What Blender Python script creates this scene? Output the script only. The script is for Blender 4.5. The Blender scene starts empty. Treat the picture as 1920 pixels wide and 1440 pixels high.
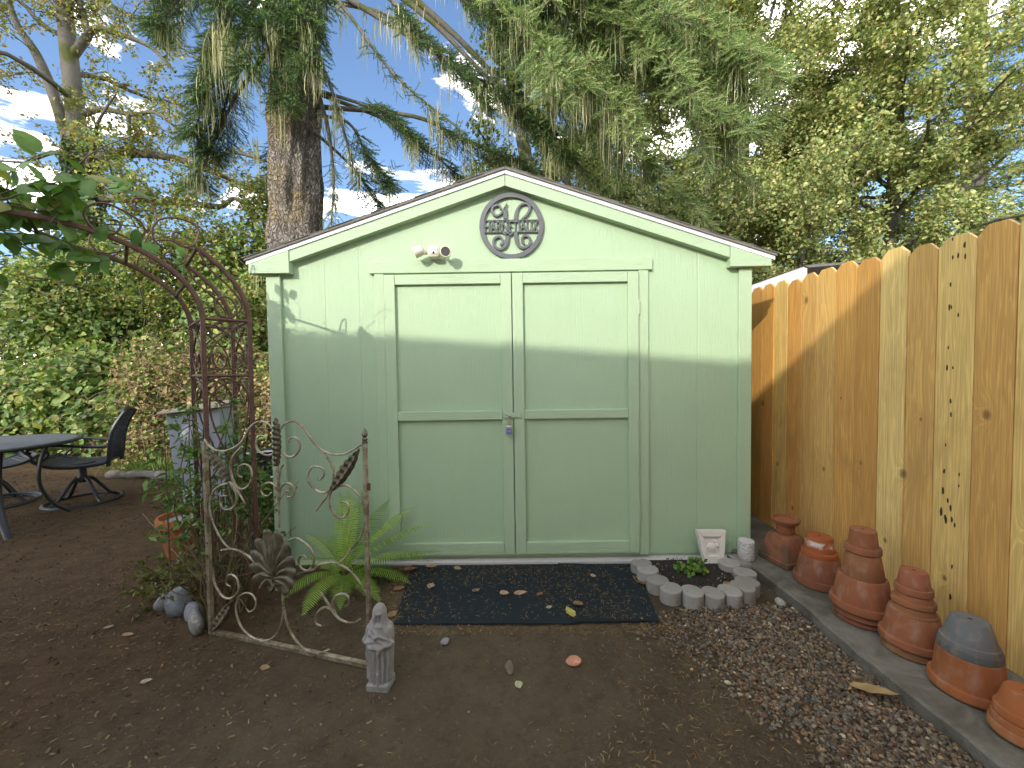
import bpy, bmesh, math, random
import numpy as np
from mathutils import Vector, Matrix, Euler

# ------------------------------------------------------------------ camera, sky, sun, exposure
scene = bpy.context.scene
COL = scene.collection
PI = math.pi
pitch, roll = math.radians(1.93), math.radians(0.6)
fwd = Vector((0, math.cos(pitch), -math.sin(pitch))); up0 = Vector((0, math.sin(pitch), math.cos(pitch))); rt0 = Vector((1, 0, 0))
rt = rt0 * math.cos(roll) - up0 * math.sin(roll); up = up0 * math.cos(roll) + rt0 * math.sin(roll)
cd = bpy.data.cameras.new('camera'); cam = bpy.data.objects.new('camera', cd); COL.objects.link(cam)
cd.sensor_width = 36; cd.lens = 740 / 1920 * 36; cd.clip_start = 0.05; cd.clip_end = 800
cam.matrix_world = Matrix(((rt.x, up.x, -fwd.x, 0), (rt.y, up.y, -fwd.y, 0), (rt.z, up.z, -fwd.z, 1.25), (0, 0, 0, 1)))
scene.camera = cam

SUN = Vector((0.6, 1.0, -0.52)).normalized()
sl = bpy.data.lights.new('sun', 'SUN'); sl.energy = 2.0; sl.angle = math.radians(0.6); sl.color = (1.0, 0.945, 0.84)
so = bpy.data.objects.new('sun', sl); COL.objects.link(so); so.rotation_euler = SUN.to_track_quat('-Z', 'Y').to_euler(); so.location = (-6, -10, 12)
world = bpy.data.worlds.new('World'); scene.world = world; world.use_nodes = True
wn = world.node_tree; wn.nodes.clear()
sky = wn.nodes.new('ShaderNodeTexSky'); sky.sky_type = 'NISHITA'; sky.sun_disc = False
sky.sun_elevation = math.asin(-SUN.z); sky.sun_rotation = math.atan2(-SUN.x, -SUN.y)
sky.altitude = 10; sky.air_density = 1.0; sky.dust_density = 0.6; sky.ozone_density = 3.0
bgn = wn.nodes.new('ShaderNodeBackground'); bgn.inputs['Strength'].default_value = 0.15
wo = wn.nodes.new('ShaderNodeOutputWorld')
wtc = wn.nodes.new('ShaderNodeTexCoord'); wmp = wn.nodes.new('ShaderNodeMapping'); wmp.inputs['Scale'].default_value = (1, 1, 2.2); wmp.inputs['Location'].default_value = (1.21, 7.63, 6.87)
wno = wn.nodes.new('ShaderNodeTexNoise'); wno.inputs['Scale'].default_value = 2.6; wno.inputs['Detail'].default_value = 7; wno.inputs['Roughness'].default_value = 0.58
wno.inputs['Distortion'].default_value = 0.5
wrp = wn.nodes.new('ShaderNodeValToRGB'); wrp.color_ramp.elements[0].position = 0.53; wrp.color_ramp.elements[1].position = 0.88
wmx = wn.nodes.new('ShaderNodeMix'); wmx.data_type = 'RGBA'
wmx.inputs['B'].default_value = (128.0, 117.0, 103.0, 1)
wn.links.new(wtc.outputs['Generated'], wmp.inputs['Vector']); wn.links.new(wmp.outputs[0], wno.inputs['Vector'])
wn.links.new(wno.outputs['Fac'], wrp.inputs['Fac']); wn.links.new(wrp.outputs['Color'], wmx.inputs['Factor'])
wn.links.new(sky.outputs[0], wmx.inputs['A']); wn.links.new(wmx.outputs['Result'], bgn.inputs['Color']); wn.links.new(bgn.outputs[0], wo.inputs['Surface'])
scene.view_settings.view_transform = 'Standard'; scene.view_settings.look = 'None'
scene.view_settings.exposure = 0.98; scene.view_settings.gamma = 1.0
scene.render.engine = 'CYCLES'
scene.cycles.use_denoising = True
scene.cycles.max_bounces = 6; scene.cycles.diffuse_bounces = 4; scene.cycles.glossy_bounces = 2; scene.cycles.transmission_bounces = 4

# ------------------------------------------------------------------ helpers
ORG = {}

def link(o, parent=None):
    COL.objects.link(o)
    if parent is not None:
        o.parent = parent
    return o

def tag(o, label=None, cat=None, group=None, kind=None):
    if label: o['label'] = label
    if cat: o['category'] = cat
    if group: o['group'] = group
    if kind: o['kind'] = kind
    return o

def thing(name, loc, label, cat, group=None, rot=(0, 0, 0)):
    o = bpy.data.objects.new(name, None); o.empty_display_size = 0.1
    o.location = loc; o.rotation_euler = rot
    link(o); tag(o, label, cat, group)
    ORG[o.name] = Vector(loc) if tuple(rot) == (0, 0, 0) else Vector((0, 0, 0))
    return o

def root_org(o):
    while o.parent is not None: o = o.parent
    return ORG.get(o.name, Vector((0, 0, 0)))

def place(name, me, mat, parent=None, bevel=0, world=True, origin=None, smooth=False):
    """link a mesh whose vertices are in world space; parts are shifted to their thing's origin"""
    o = bpy.data.objects.new(name, me)
    org = root_org(parent) if parent is not None else (Vector(origin) if origin is not None else Vector((0, 0, 0)))
    if world and org.length > 0:
        me.transform(Matrix.Translation(-org))
    link(o, parent)
    if parent is None:
        o.location = org; ORG[o.name] = org
    if mat is not None: me.materials.append(mat)
    if bevel:
        b = o.modifiers.new('bevel', 'BEVEL'); b.width = bevel; b.segments = 2; b.limit_method = 'ANGLE'; b.angle_limit = math.radians(40)
    if smooth: me.shade_smooth()
    return o

def crom(pts, n=6):
    """Catmull-Rom through points"""
    P = [np.array(p, float) for p in pts]
    if len(P) < 3: return [tuple(p) for p in P]
    P = [2 * P[0] - P[1]] + P + [2 * P[-1] - P[-2]]
    out = []
    for i in range(1, len(P) - 2):
        for k in range(n):
            t = k / n
            a, b, c, d = P[i - 1], P[i], P[i + 1], P[i + 2]
            out.append(tuple(.5 * ((2 * b) + (-a + c) * t + (2 * a - 5 * b + 4 * c - d) * t * t + (-a + 3 * b - 3 * c + d) * t ** 3)))
    out.append(tuple(P[-2]))
    return out

class MB:
    def __init__(s): s.v = []; s.f = []; s.sm = []
    def add(s, V, F, smooth=False):
        n = len(s.v); s.v += [tuple(p) for p in V]
        for f in F: s.f.append(tuple(i + n for i in f)); s.sm.append(smooth)
        return s
    def box(s, c, d, R=None):
        c = Vector(c); V = []
        for x in (-.5, .5):
            for y in (-.5, .5):
                for z in (-.5, .5):
                    p = Vector((x * d[0], y * d[1], z * d[2]))
                    V.append(c + (R @ p if R is not None else p))
        return s.add(V, [(0, 1, 3, 2), (4, 6, 7, 5), (0, 4, 5, 1), (2, 3, 7, 6), (0, 2, 6, 4), (1, 5, 7, 3)])
    def b2(s, x0, x1, y0, y1, z0, z1):
        return s.box(((x0 + x1) / 2, (y0 + y1) / 2, (z0 + z1) / 2), (x1 - x0, y1 - y0, z1 - z0))
    def tube(s, pts, r, n=8, cap=True, flat=1.0, smooth=True, closed=False):
        P = [Vector(p) for p in pts]; m = len(P)
        rr = r if hasattr(r, '__len__') else [r] * m
        V = []; prev = None
        for i, p in enumerate(P):
            if closed: t = P[(i + 1) % m] - P[i - 1]
            else: t = P[min(i + 1, m - 1)] - P[max(i - 1, 0)]
            if t.length < 1e-9: t = Vector((0, 0, 1))
            t.normalize()
            if prev is None:
                a = t.orthogonal().normalized()
                if abs(t.z) < .95:
                    a = t.cross(Vector((0, 0, 1))).normalized()
            else:
                a = prev - t * prev.dot(t)
                a = a.normalized() if a.length > 1e-6 else t.orthogonal().normalized()
            prev = a; b = t.cross(a)
            for k in range(n):
                an = 2 * PI * k / n
                V.append(p + a * math.cos(an) * rr[i] + b * math.sin(an) * rr[i] * flat)
        F = []
        for i in range(m if closed else m - 1):
            for k in range(n):
                j = (i + 1) % m
                F.append((i * n + k, i * n + (k + 1) % n, j * n + (k + 1) % n, j * n + k))
        if cap and not closed:
            F.append(tuple(range(n - 1, -1, -1))); F.append(tuple((m - 1) * n + k for k in range(n)))
        return s.add(V, F, smooth)
    def lathe(s, prof, n=32, c=(0, 0, 0), R=None, smooth=True, scale=(1, 1, 1)):
        c = Vector(c); V = []; F = []
        for (r, z) in prof:
            for k in range(n):
                p = Vector((r * math.cos(2 * PI * k / n) * scale[0], r * math.sin(2 * PI * k / n) * scale[1], z * scale[2]))
                V.append(c + (R @ p if R is not None else p))
        for i in range(len(prof) - 1):
            for k in range(n):
                F.append((i * n + k, i * n + (k + 1) % n, (i + 1) * n + (k + 1) % n, (i + 1) * n + k))
        if prof[0][0] > 1e-6: F.append(tuple(range(n - 1, -1, -1)))
        if prof[-1][0] > 1e-6: F.append(tuple((len(prof) - 1) * n + k for k in range(n)))
        return s.add(V, F, smooth)
    def prism(s, poly, fn, d0, d1):
        """poly: 2D points, fn(a,b,d)->3D"""
        n = len(poly)
        V = [fn(a, b, d0) for a, b in poly] + [fn(a, b, d1) for a, b in poly]
        F = [tuple(range(n - 1, -1, -1)), tuple(range(n, 2 * n))] + [(i, (i + 1) % n, n + (i + 1) % n, n + i) for i in range(n)]
        return s.add(V, F)
    def sphere(s, c, r, n=12, m=8, sc=(1, 1, 1), R=None):
        prof = [(max(1e-5, r * math.sin(PI * i / m)) if 0 < i < m else 1e-5, -r * math.cos(PI * i / m)) for i in range(m + 1)]
        return s.lathe(prof, n, c, R, True, sc)
    def mesh(s, name):
        me = bpy.data.meshes.new(name); me.from_pydata([tuple(v) for v in s.v], [], s.f); me.update()
        me.polygons.foreach_set('use_smooth', s.sm)
        bm = bmesh.new(); bm.from_mesh(me); bmesh.ops.recalc_face_normals(bm, faces=bm.faces); bm.to_mesh(me); bm.free()
        if any(s.sm): me.set_sharp_from_angle(angle=math.radians(38))
        return me
    def build(s, name, mat, parent=None, bevel=0, world=True, origin=None):
        return place(name, s.mesh(name), mat, parent, bevel, world, origin)

def arr_mesh(name, V, F, col=None, smooth=False):
    V = np.ascontiguousarray(V, np.float32); F = np.ascontiguousarray(F, np.int32); k = F.shape[1]
    me = bpy.data.meshes.new(name)
    me.vertices.add(len(V)); me.vertices.foreach_set('co', V.ravel())
    me.loops.add(F.size); me.loops.foreach_set('vertex_index', F.ravel())
    me.polygons.add(len(F)); me.polygons.foreach_set('loop_start', np.arange(0, F.size, k, dtype=np.int32))
    if smooth: me.polygons.foreach_set('use_smooth', np.ones(len(F), bool))
    me.update(calc_edges=True)
    if col is not None:
        a = me.color_attributes.new('tint', 'FLOAT_COLOR', 'POINT')
        c = np.ones((len(V), 4), np.float32); c[:, :3] = col
        a.data.foreach_set('color', c.ravel())
    return me

# ---- node helpers
class NT:
    def __init__(s, name):
        s.m = bpy.data.materials.new(name); s.m.use_nodes = True; s.t = s.m.node_tree
        s.b = s.t.nodes['Principled BSDF']; s.o = s.t.nodes['Material Output']
        s.tc = s.t.nodes.new('ShaderNodeTexCoord')
    def n(s, ty, **kw):
        x = s.t.nodes.new(ty)
        for k, v in kw.items(): setattr(x, k, v)
        return x
    def l(s, a, b): s.t.links.new(a, b)
    def co(s, scale=(1, 1, 1), src='Object', loc=(0, 0, 0), rot=(0, 0, 0), vec=None):
        m = s.n('ShaderNodeMapping'); m.inputs['Scale'].default_value = scale; m.inputs['Location'].default_value = loc; m.inputs['Rotation'].default_value = rot
        s.l(vec if vec is not None else s.tc.outputs[src], m.inputs['Vector']); return m.outputs[0]
    def noise(s, vec, sc, det=4, rough=.55, dist=0):
        x = s.n('ShaderNodeTexNoise'); x.inputs['Scale'].default_value = sc; x.inputs['Detail'].default_value = det
        x.inputs['Roughness'].default_value = rough; x.inputs['Distortion'].default_value = dist
        s.l(vec, x.inputs['Vector']); return x.outputs['Fac']
    def vor(s, vec, sc, feature='F1', out='Distance'):
        x = s.n('ShaderNodeTexVoronoi', feature=feature); x.inputs['Scale'].default_value = sc; s.l(vec, x.inputs['Vector']); return x.outputs[out]
    def ramp(s, fac, stops):
        r = s.n('ShaderNodeValToRGB'); e = r.color_ramp.elements
        while len(e) < len(stops): e.new(.5)
        for i, (p, c) in enumerate(stops):
            e[i].position = p; e[i].color = (c[0], c[1], c[2], 1) if hasattr(c, '__len__') else (c, c, c, 1)
        s.l(fac, r.inputs['Fac']); return r.outputs['Color']
    def mix(s, fac, a, b, mode='MIX'):
        x = s.n('ShaderNodeMix', data_type='RGBA', blend_type=mode)
        for inp, v in ((x.inputs['Factor'], fac), (x.inputs['A'], a), (x.inputs['B'], b)):
            if hasattr(v, 'is_linked'): s.l(v, inp)
            elif hasattr(v, '__len__'): inp.default_value = (v[0], v[1], v[2], 1)
            else: inp.default_value = v
        return x.outputs['Result']
    def math(s, op, a, b=0.0, c=None):
        x = s.n('ShaderNodeMath', operation=op)
        for i, v in enumerate((a, b) if c is None else (a, b, c)):
            if hasattr(v, 'is_linked'): s.l(v, x.inputs[i])
            else: x.inputs[i].default_value = v
        return x.outputs[0]
    def bump(s, h, strength=.3, dist=.01, prev=None):
        x = s.n('ShaderNodeBump'); x.inputs['Strength'].default_value = strength; x.inputs['Distance'].default_value = dist
        s.l(h, x.inputs['Height'])
        if prev is not None: s.l(prev, x.inputs['Normal'])
        return x.outputs[0]
    def done(s, col=None, rough=.6, nrm=None, metal=0, spec=.5):
        if col is not None:
            if hasattr(col, 'is_linked'): s.l(col, s.b.inputs['Base Color'])
            else: s.b.inputs['Base Color'].default_value = (*col, 1)
        if hasattr(rough, 'is_linked'): s.l(rough, s.b.inputs['Roughness'])
        else: s.b.inputs['Roughness'].default_value = rough
        if nrm is not None: s.l(nrm, s.b.inputs['Normal'])
        s.b.inputs['Metallic'].default_value = metal; s.b.inputs['Specular IOR Level'].default_value = spec
        return s.m

M = {}
# painted shed siding
def paint(name, col, grain_axis):
    t = NT(name)
    sc = {'z': (26, 26, 1.6), 'x': (1.6, 26, 26)}[grain_axis]
    g = t.noise(t.co(sc), 3.2, 5, .6, 1.2)
    f = t.noise(t.co((9, 9, 60) if grain_axis == 'z' else (60, 9, 9)), 4, 3, .6, .6)
    k = t.noise(t.co((1, 1, 1)), 2.2, 4, .6)
    d = t.noise(t.co((1, 1, .25)), 7.0, 5, .65)
    c = t.mix(k, tuple(v * .95 for v in col), tuple(min(1, v * 1.05) for v in col))
    c = t.mix(t.math('MULTIPLY', t.ramp(d, [(.52, 0), (.8, 1)]), .12), c, tuple(v * .72 for v in col))
    h = t.math('ADD', t.math('MULTIPLY', g, 1.0), t.math('MULTIPLY', f, .6))
    if name.endswith('siding'):
        sp = t.n('ShaderNodeSeparateXYZ'); t.l(t.tc.outputs['Object'], sp.inputs[0])
        for xg in (-1.19, -.97, 1.215):
            q = t.math('DIVIDE', t.math('SUBTRACT', sp.outputs['X'], xg), .004); h = t.math('SUBTRACT', h, t.math('MULTIPLY', t.math('POWER', 2.718, t.math('MULTIPLY', t.math('MULTIPLY', q, q), -1.0)), .6))
    return t.done(c, .5, t.bump(h, .5, .007), spec=.4)
GREEN = (.385, .515, .325)
M['siding'] = paint('green_painted_siding', GREEN, 'z')
M['trim'] = paint('green_painted_trim', (.395, .515, .33), 'z')
M['trim_h'] = paint('green_painted_trim_horizontal', (.395, .515, .33), 'x')

def simple(name, col, rough=.6, metal=0, nsc=None, namp=.15, bsc=None, bstr=.3, bd=.003, spec=.5, dirt=None):
    t = NT(name); c = col; nr = None
    if nsc:
        c = t.mix(t.noise(t.co(), nsc, 5, .6), tuple(v * (1 - namp) for v in col), tuple(min(1, v * (1 + namp)) for v in col))
    if dirt:
        c = t.mix(t.math('MULTIPLY', t.ramp(t.noise(t.co(), dirt[0], 6, .65, .6), [(dirt[2], 0), (dirt[2] + .2, 1)]), dirt[3] if len(dirt) > 3 else .8), c, dirt[1])
    if bsc: nr = t.bump(t.noise(t.co(), bsc, 5, .65), bstr, bd)
    return t.done(c, rough, nr, metal, spec)

M['white'] = simple('white_metal_edge', (.78, .79, .8), .4, 0, 3, .04)
M['concrete'] = simple('weathered_concrete', (.165, .15, .118), .9, 0, 18, .35, 70, 1, .008, dirt=(6, (.07, .062, .042), .42))
t = NT('grey_edging_concrete'); oi = t.n('ShaderNodeObjectInfo')
c = t.mix(t.noise(t.co(), 25, 5, .65), (.28, .265, .235), (.40, .38, .34)); c = t.mix(t.math('MULTIPLY', t.ramp(t.noise(t.co(), 12, 6, .7), [(.5, 0), (.68, 1)]), .8), c, (.17, .15, .12))
c = t.mix(oi.outputs['Random'], c, t.mix(1.0, c, (.72, .70, .66), 'MULTIPLY')); M['block'] = t.done(c, .92, t.bump(t.noise(t.co(), 140, 5, .65), .7, .004))
M['pale_concrete'] = simple('pale_concrete', (.52, .50, .46), .9, 0, 20, .12, 120, .5, .002, dirt=(7, (.25, .23, .19), .58))
M['dark_metal'] = simple('dark_grey_painted_metal', (.105, .108, .118), .45, .2, 30, .1)
M['steel'] = simple('galvanised_steel', (.55, .54, .5), .35, .9, 60, .15)
M['blue'] = simple('blue_plastic', (.16, .18, .42), .4)
M['beige'] = simple('cream_plastic', (.70, .66, .52), .4, 0, 8, .04)
M['lens'] = simple('dark_lens', (.10, .095, .09), .12, .3)
M['greybox'] = simple('grey_painted_steel', (.23, .25, .285), .5, 0, 5, .08, dirt=(6, (.22, .21, .19), .6, .5))
M['tan'] = simple('weathered_tan_lid', (.33, .27, .18), .85, 0, 12, .2, 60, .4, .003)
M['cast'] = simple('dark_cast_metal', (.035, .038, .044), .42, .3, 40, .25, 120, .25, .001)
M['tabletop'] = simple('dark_cast_tabletop', (.17, .18, .205), .38, .3, 20, .2, 160, .4, .002)
M['black'] = simple('black_plastic', (.02, .021, .024), .5)
M['shingle'] = simple('grey_asphalt_shingle', (.17, .16, .145), .95, 0, 60, .35, 150, .8, .004)
M['soil'] = simple('dark_potting_soil', (.028, .020, .015), 1, 0, 60, .5, 160, 1, .01, dirt=(150, (.16, .12, .08), .68))
M['plaster'] = simple('off_white_plaster', (.66, .62, .54), .85, 0, 14, .06, 70, .3, .002, dirt=(9, (.40, .31, .2), .6, .7))
M['housewall'] = simple('pale_house_siding', (.74, .73, .70), .8, 0, 3, .05)
M['tin'] = simple('outbuilding_white', (.72, .73, .74), .5, 0, 5, .05)
M['log'] = simple('weathered_log', (.17, .15, .13), .95, 0, 8, .3, 40, .8, .01)
M['rock'] = None
t = NT('river_rock')
oi = t.n('ShaderNodeObjectInfo')
v = t.noise(t.co(), 14, 6, .65, 1.0)
c = t.mix(v, (.10, .105, .11), (.30, .305, .30)); c = t.mix(t.ramp(t.noise(t.co(), 40, 5, .7), [(.55, 0), (.7, 1)]), c, (.42, .41, .38))
c = t.mix(1.0, c, oi.outputs['Color'], 'MULTIPLY')
M['rock'] = t.done(c, .85, t.bump(t.noise(t.co(), 60, 6, .7), .5, .004))

# terracotta, tinted by the object's own colour
t = NT('terracotta'); oi = t.n('ShaderNodeObjectInfo')
v = t.noise(t.co(), 9, 6, .65, .6); w = t.noise(t.co((1, 1, .5)), 26, 5, .6)
c = t.mix(v, (.84, .82, .80), (1.12, 1.1, 1.08)); c = t.mix(1.0, c, oi.outputs['Color'], 'MULTIPLY')
c = t.mix(t.math('MULTIPLY', t.ramp(w, [(.50, 0), (.74, 1)]), .55), c, (.32, .215, .15))
c = t.mix(t.math('MULTIPLY', t.ramp(t.noise(t.co(), 5, 5, .6), [(.48, 0), (.74, 1)]), .6), c, (.075, .048, .03))
M['terra'] = t.done(c, .85, t.bump(t.noise(t.co(), 120, 5, .6), .3, .002), spec=.25)
t = NT('terracotta_with_lime_bloom'); oi = t.n('ShaderNodeObjectInfo')
gx = t.n('ShaderNodeSeparateXYZ'); t.l(t.tc.outputs['Object'], gx.inputs[0])
band = t.math('MULTIPLY', t.ramp(gx.outputs['Z'], [(.055, 0), (.068, 1), (.085, 1), (.094, 0)]), t.ramp(t.noise(t.co(), 30, 6, .7, 1), [(.42, 0), (.6, 1)]))
c = t.mix(t.noise(t.co(), 12, 5), (.26, .075, .022), (.33, .10, .03)); c = t.mix(band, c, (.55, .47, .42))
M['terra_lime'] = t.done(c, .85, t.bump(t.noise(t.co(), 120, 5, .6), .3, .002), spec=.25)
t = NT('stained_terracotta')
c = t.mix(t.ramp(t.noise(t.co((1, 1, .7)), 7, 6, .65, .8), [(.4, 0), (.62, 1)]), (.25, .09, .042), (.085, .06, .034))
M['terra_dirty'] = t.done(c, .85, t.bump(t.noise(t.co(), 120, 5, .6), .3, .002), spec=.3)

# rusty arch metal and the gate's flaking cream metal
t = NT('rusty_brown_metal')
c = t.mix(t.ramp(t.noise(t.co(), 22, 6, .7), [(.35, 0), (.65, 1)]), (.075, .04, .027), (.145, .075, .05))
c = t.mix(t.math('MULTIPLY', t.ramp(t.noise(t.co(), 60, 5, .7), [(.6, 0), (.7, 1)]), .6), c, (.24, .19, .13))
M['rust'] = t.done(c, .6, t.bump(t.noise(t.co(), 150, 4, .6), .3, .001), .35)
t = NT('flaking_cream_metal')
c = t.mix(t.ramp(t.noise(t.co(), 16, 6, .75, .5), [(.42, 0), (.58, 1)]), (.42, .385, .275), (.20, .15, .095))
c = t.mix(t.math('MULTIPLY', t.ramp(t.noise(t.co(), 45, 5, .7), [(.62, 0), (.72, 1)]), .7), c, (.07, .05, .035))
M['gate'] = t.done(c, .42, t.bump(t.noise(t.co(), 150, 4, .6), .3, .001), .5)
t = NT('weathered_leaf_metal')
c = t.mix(t.ramp(t.noise(t.co(), 30, 6, .75, .5), [(.4, 0), (.62, 1)]), (.155, .14, .085), (.08, .06, .038))
M['gateleaf'] = t.done(c, .55, t.bump(t.noise(t.co(), 120, 4, .6), .4, .002), .3)
# statue stone
t = NT('grey_cast_stone')
c = t.mix(t.noise(t.co(), 40, 6, .7), (.15, .142, .128), (.36, .345, .315)); c = t.mix(t.ramp(t.noise(t.co(), 14, 5, .6), [(.55, 0), (.75, 1)]), c, (.13, .125, .11))
M['statue'] = t.done(c, .9, t.bump(t.noise(t.co(), 220, 5, .7), .6, .0015))
# speckled stone (aggregate cylinder)
t = NT('speckled_aggregate')
c = t.mix(t.ramp(t.vor(t.co(), 110), [(.25, 1), (.42, 0)]), (.46, .44, .40), (.15, .14, .13))
c = t.mix(t.ramp(t.noise(t.co(), 90, 3), [(.5, 0), (.62, 1)]), c, (.55, .52, .46))
M['speckle'] = t.done(c, .9, t.bump(t.vor(t.co(), 110), .5, .002))
# mat
t = NT('dark_blue_green_mat')
c = t.mix(t.noise(t.co(), 6, 5), (.010, .016, .020), (.021, .028, .030)); c = t.mix(t.ramp(t.noise(t.co(), 70, 4), [(.6, 0), (.8, 1)]), c, (.04, .038, .03))
M['mat'] = t.done(c, .95, t.bump(t.noise(t.co((300, 900, 1)), 1, 2), .5, .003), spec=.2)
# ground
t = NT('damp_dirt')
P = t.co()
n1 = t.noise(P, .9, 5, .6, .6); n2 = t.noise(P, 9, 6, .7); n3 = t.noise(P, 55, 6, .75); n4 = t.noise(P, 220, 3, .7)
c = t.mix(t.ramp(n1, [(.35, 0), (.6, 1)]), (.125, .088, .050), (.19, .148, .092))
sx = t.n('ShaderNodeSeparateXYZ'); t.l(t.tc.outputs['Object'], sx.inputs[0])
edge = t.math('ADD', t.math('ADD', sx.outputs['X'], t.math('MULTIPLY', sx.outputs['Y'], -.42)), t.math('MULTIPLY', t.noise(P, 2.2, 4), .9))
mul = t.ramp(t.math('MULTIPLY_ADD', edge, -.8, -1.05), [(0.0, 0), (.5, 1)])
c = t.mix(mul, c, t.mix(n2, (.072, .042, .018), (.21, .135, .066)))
c = t.mix(t.math('MULTIPLY', t.ramp(n2, [(.3, 1), (.55, 0)]), .45), c, (.055, .038, .024))
c = t.mix(t.math('MULTIPLY', t.ramp(n3, [(.54, 0), (.70, 1)]), .6), c, (.24, .185, .115))
c = t.mix(t.math('MULTIPLY', t.ramp(n3, [(.28, 1), (.42, 0)]), .6), c, (.032, .022, .014))
c = t.mix(t.math('MULTIPLY', t.ramp(n4, [(.64, 0), (.74, 1)]), .5), c, (.28, .24, .175))
b = t.bump(n3, 1.0, .02); b = t.bump(n4, .6, .005, b)
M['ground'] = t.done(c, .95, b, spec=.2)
# things coloured by their own vertices (pebbles, litter, leaves)
def tinted(name, rough=.9, spec=.25, trans=0, bsc=None):
    t = NT(name); a = t.n('ShaderNodeAttribute', attribute_name='tint')
    nr = t.bump(t.noise(t.co(), bsc, 4), .5, .002) if bsc else None
    t.done(a.outputs['Color'], rough, nr, spec=spec)
    if trans:
        tr = t.n('ShaderNodeBsdfTranslucent'); mx = t.n('ShaderNodeMixShader'); mx.inputs[0].default_value = trans
        cc = t.mix(1.0, a.outputs['Color'], (1.25, 1.3, .7), 'MULTIPLY'); t.l(cc, tr.inputs['Color'])
        t.l(t.b.outputs[0], mx.inputs[1]); t.l(tr.outputs[0], mx.inputs[2]); t.l(mx.outputs[0], t.o.inputs['Surface'])
    return t.m
M['pebble'] = tinted('pebbles', .8, .4)
M['litter'] = tinted('dry_litter', .9, .2)
M['leaf'] = tinted('living_leaves', .5, .4, .3)
M['needle'] = tinted('conifer_needles', .55, .35, .12)
M['lichen'] = tinted('hanging_lichen', .95, .1, .3)
M['dead'] = tinted('dead_leaves', .85, .2, .15)
# bark
t = NT('spruce_bark'); P = t.co((13, 13, 4.2))
n1 = t.noise(P, 2.2, 7, .7, .9); n2 = t.noise(t.co((1, 1, .6)), 1.6, 5, .6); n3 = t.noise(t.co((16, 16, 6)), 2, 5, .7)
c = t.mix(t.ramp(n1, [(.34, 0), (.6, 1)]), (.115, .097, .08), (.35, .31, .265))
wp = t.n('ShaderNodeVectorMath', operation='ADD'); ns = t.n('ShaderNodeTexNoise'); ns.inputs['Scale'].default_value = 3.5; ns.inputs['Detail'].default_value = 5; t.l(t.tc.outputs['Object'], ns.inputs['Vector'])
vs = t.n('ShaderNodeVectorMath', operation='SCALE'); vs.inputs['Scale'].default_value = .35; t.l(ns.outputs['Color'], vs.inputs[0]); t.l(t.tc.outputs['Object'], wp.inputs[0]); t.l(vs.outputs[0], wp.inputs[1])
crk = t.vor(t.co((9, 9, 2.6), vec=wp.outputs[0]), 2.7, 'DISTANCE_TO_EDGE')
c = t.mix(t.ramp(crk, [(0.0, .6), (.12, 0)]), c, (.06, .048, .038))
c = t.mix(t.math('MULTIPLY', t.ramp(n2, [(.46, 0), (.6, 1)]), t.ramp(n3, [(.4, .2), (.6, .9)])), c, (.29, .21, .075))
M['bark'] = t.done(c, .95, t.bump(t.math('ADD', t.math('ADD', n1, t.math('MULTIPLY', n3, .4)), t.ramp(crk, [(0, 0), (.16, 1)])), 1, .03), spec=.2)
t = NT('mossy_alder_bark')
c = t.mix(t.noise(t.co(), 5, 6, .7), (.065, .058, .048), (.20, .185, .16)); c = t.mix(t.ramp(t.noise(t.co(), 2.4, 5), [(.5, 0), (.62, 1)]), c, (.085, .095, .03))
M['alder'] = t.done(c, .95, t.bump(t.noise(t.co(), 30, 5, .7), .8, .02), spec=.2)
M['twig'] = simple('dry_twig', (.22, .165, .10), .9, 0, 10, .35)
M['stem'] = simple('vine_stem', (.10, .085, .04), .8, 0, 20, .35)

# cedar boards: grain that bends around knots; knots listed along the fence (y, z, size)
KNOTS = [(3.03, .98, .014), (2.60, 1.69, .014), (2.31, 1.07, .006), (2.17, .72, .007), (1.935, .72, .014), (1.86, 1.0, .006),
         (1.60, 1.05, .013), (2.43, .62, .009), (2.86, .55, .012), (2.02, .35, .009), (1.45, .6, .013), (2.7, .28, .011), (1.74, .3, .008)]
t = NT('new_cedar_boards'); oi = t.n('ShaderNodeObjectInfo')
sx = t.n('ShaderNodeSeparateXYZ'); t.l(t.tc.outputs['Object'], sx.inputs[0])
field = None; core = None
for (ky, kz, ks) in KNOTS:
    dy = t.math('DIVIDE', t.math('SUBTRACT', sx.outputs['Y'], ky), ks); dz = t.math('DIVIDE', t.math('SUBTRACT', sx.outputs['Z'], kz), ks * 1.5)
    d2 = t.math('ADD', t.math('MULTIPLY', dy, dy), t.math('MULTIPLY', dz, dz))
    g = t.math('DIVIDE', 1.0, t.math('MULTIPLY_ADD', d2, .35, 1.0))
    field = g if field is None else t.math('ADD', field, g)
    k = t.math('POWER', 2.718, t.math('MULTIPLY', d2, -1.0)); core = k if core is None else t.math('MAXIMUM', core, k)
off = t.math('MULTIPLY', oi.outputs['Random'], 40)
cb = t.n('ShaderNodeCombineXYZ')
t.l(t.math('ADD', t.math('MULTIPLY', sx.outputs['Y'], 26), t.math('MULTIPLY', field, 2.6)), cb.inputs[0]); t.l(off, cb.inputs[1]); t.l(t.math('MULTIPLY', sx.outputs['Z'], 1.1), cb.inputs[2])
gr = t.noise(cb.outputs[0], 1.0, 3, .5, .5)
rings = t.math('SINE', t.math('MULTIPLY', gr, 58)); fine = t.noise(t.co((200, 200, 3)), 1.0, 4, .6)
blot = t.noise(t.co((1, 1, .45), loc=(3, 1, 2)), 4.2, 5, .6, .5)
c = t.mix(t.ramp(rings, [(0.0, 0), (1, 1)]), (.78, .72, .66), (1.03, 1.03, 1.02)); c = t.mix(.65, (1, 1, 1), c)
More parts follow.
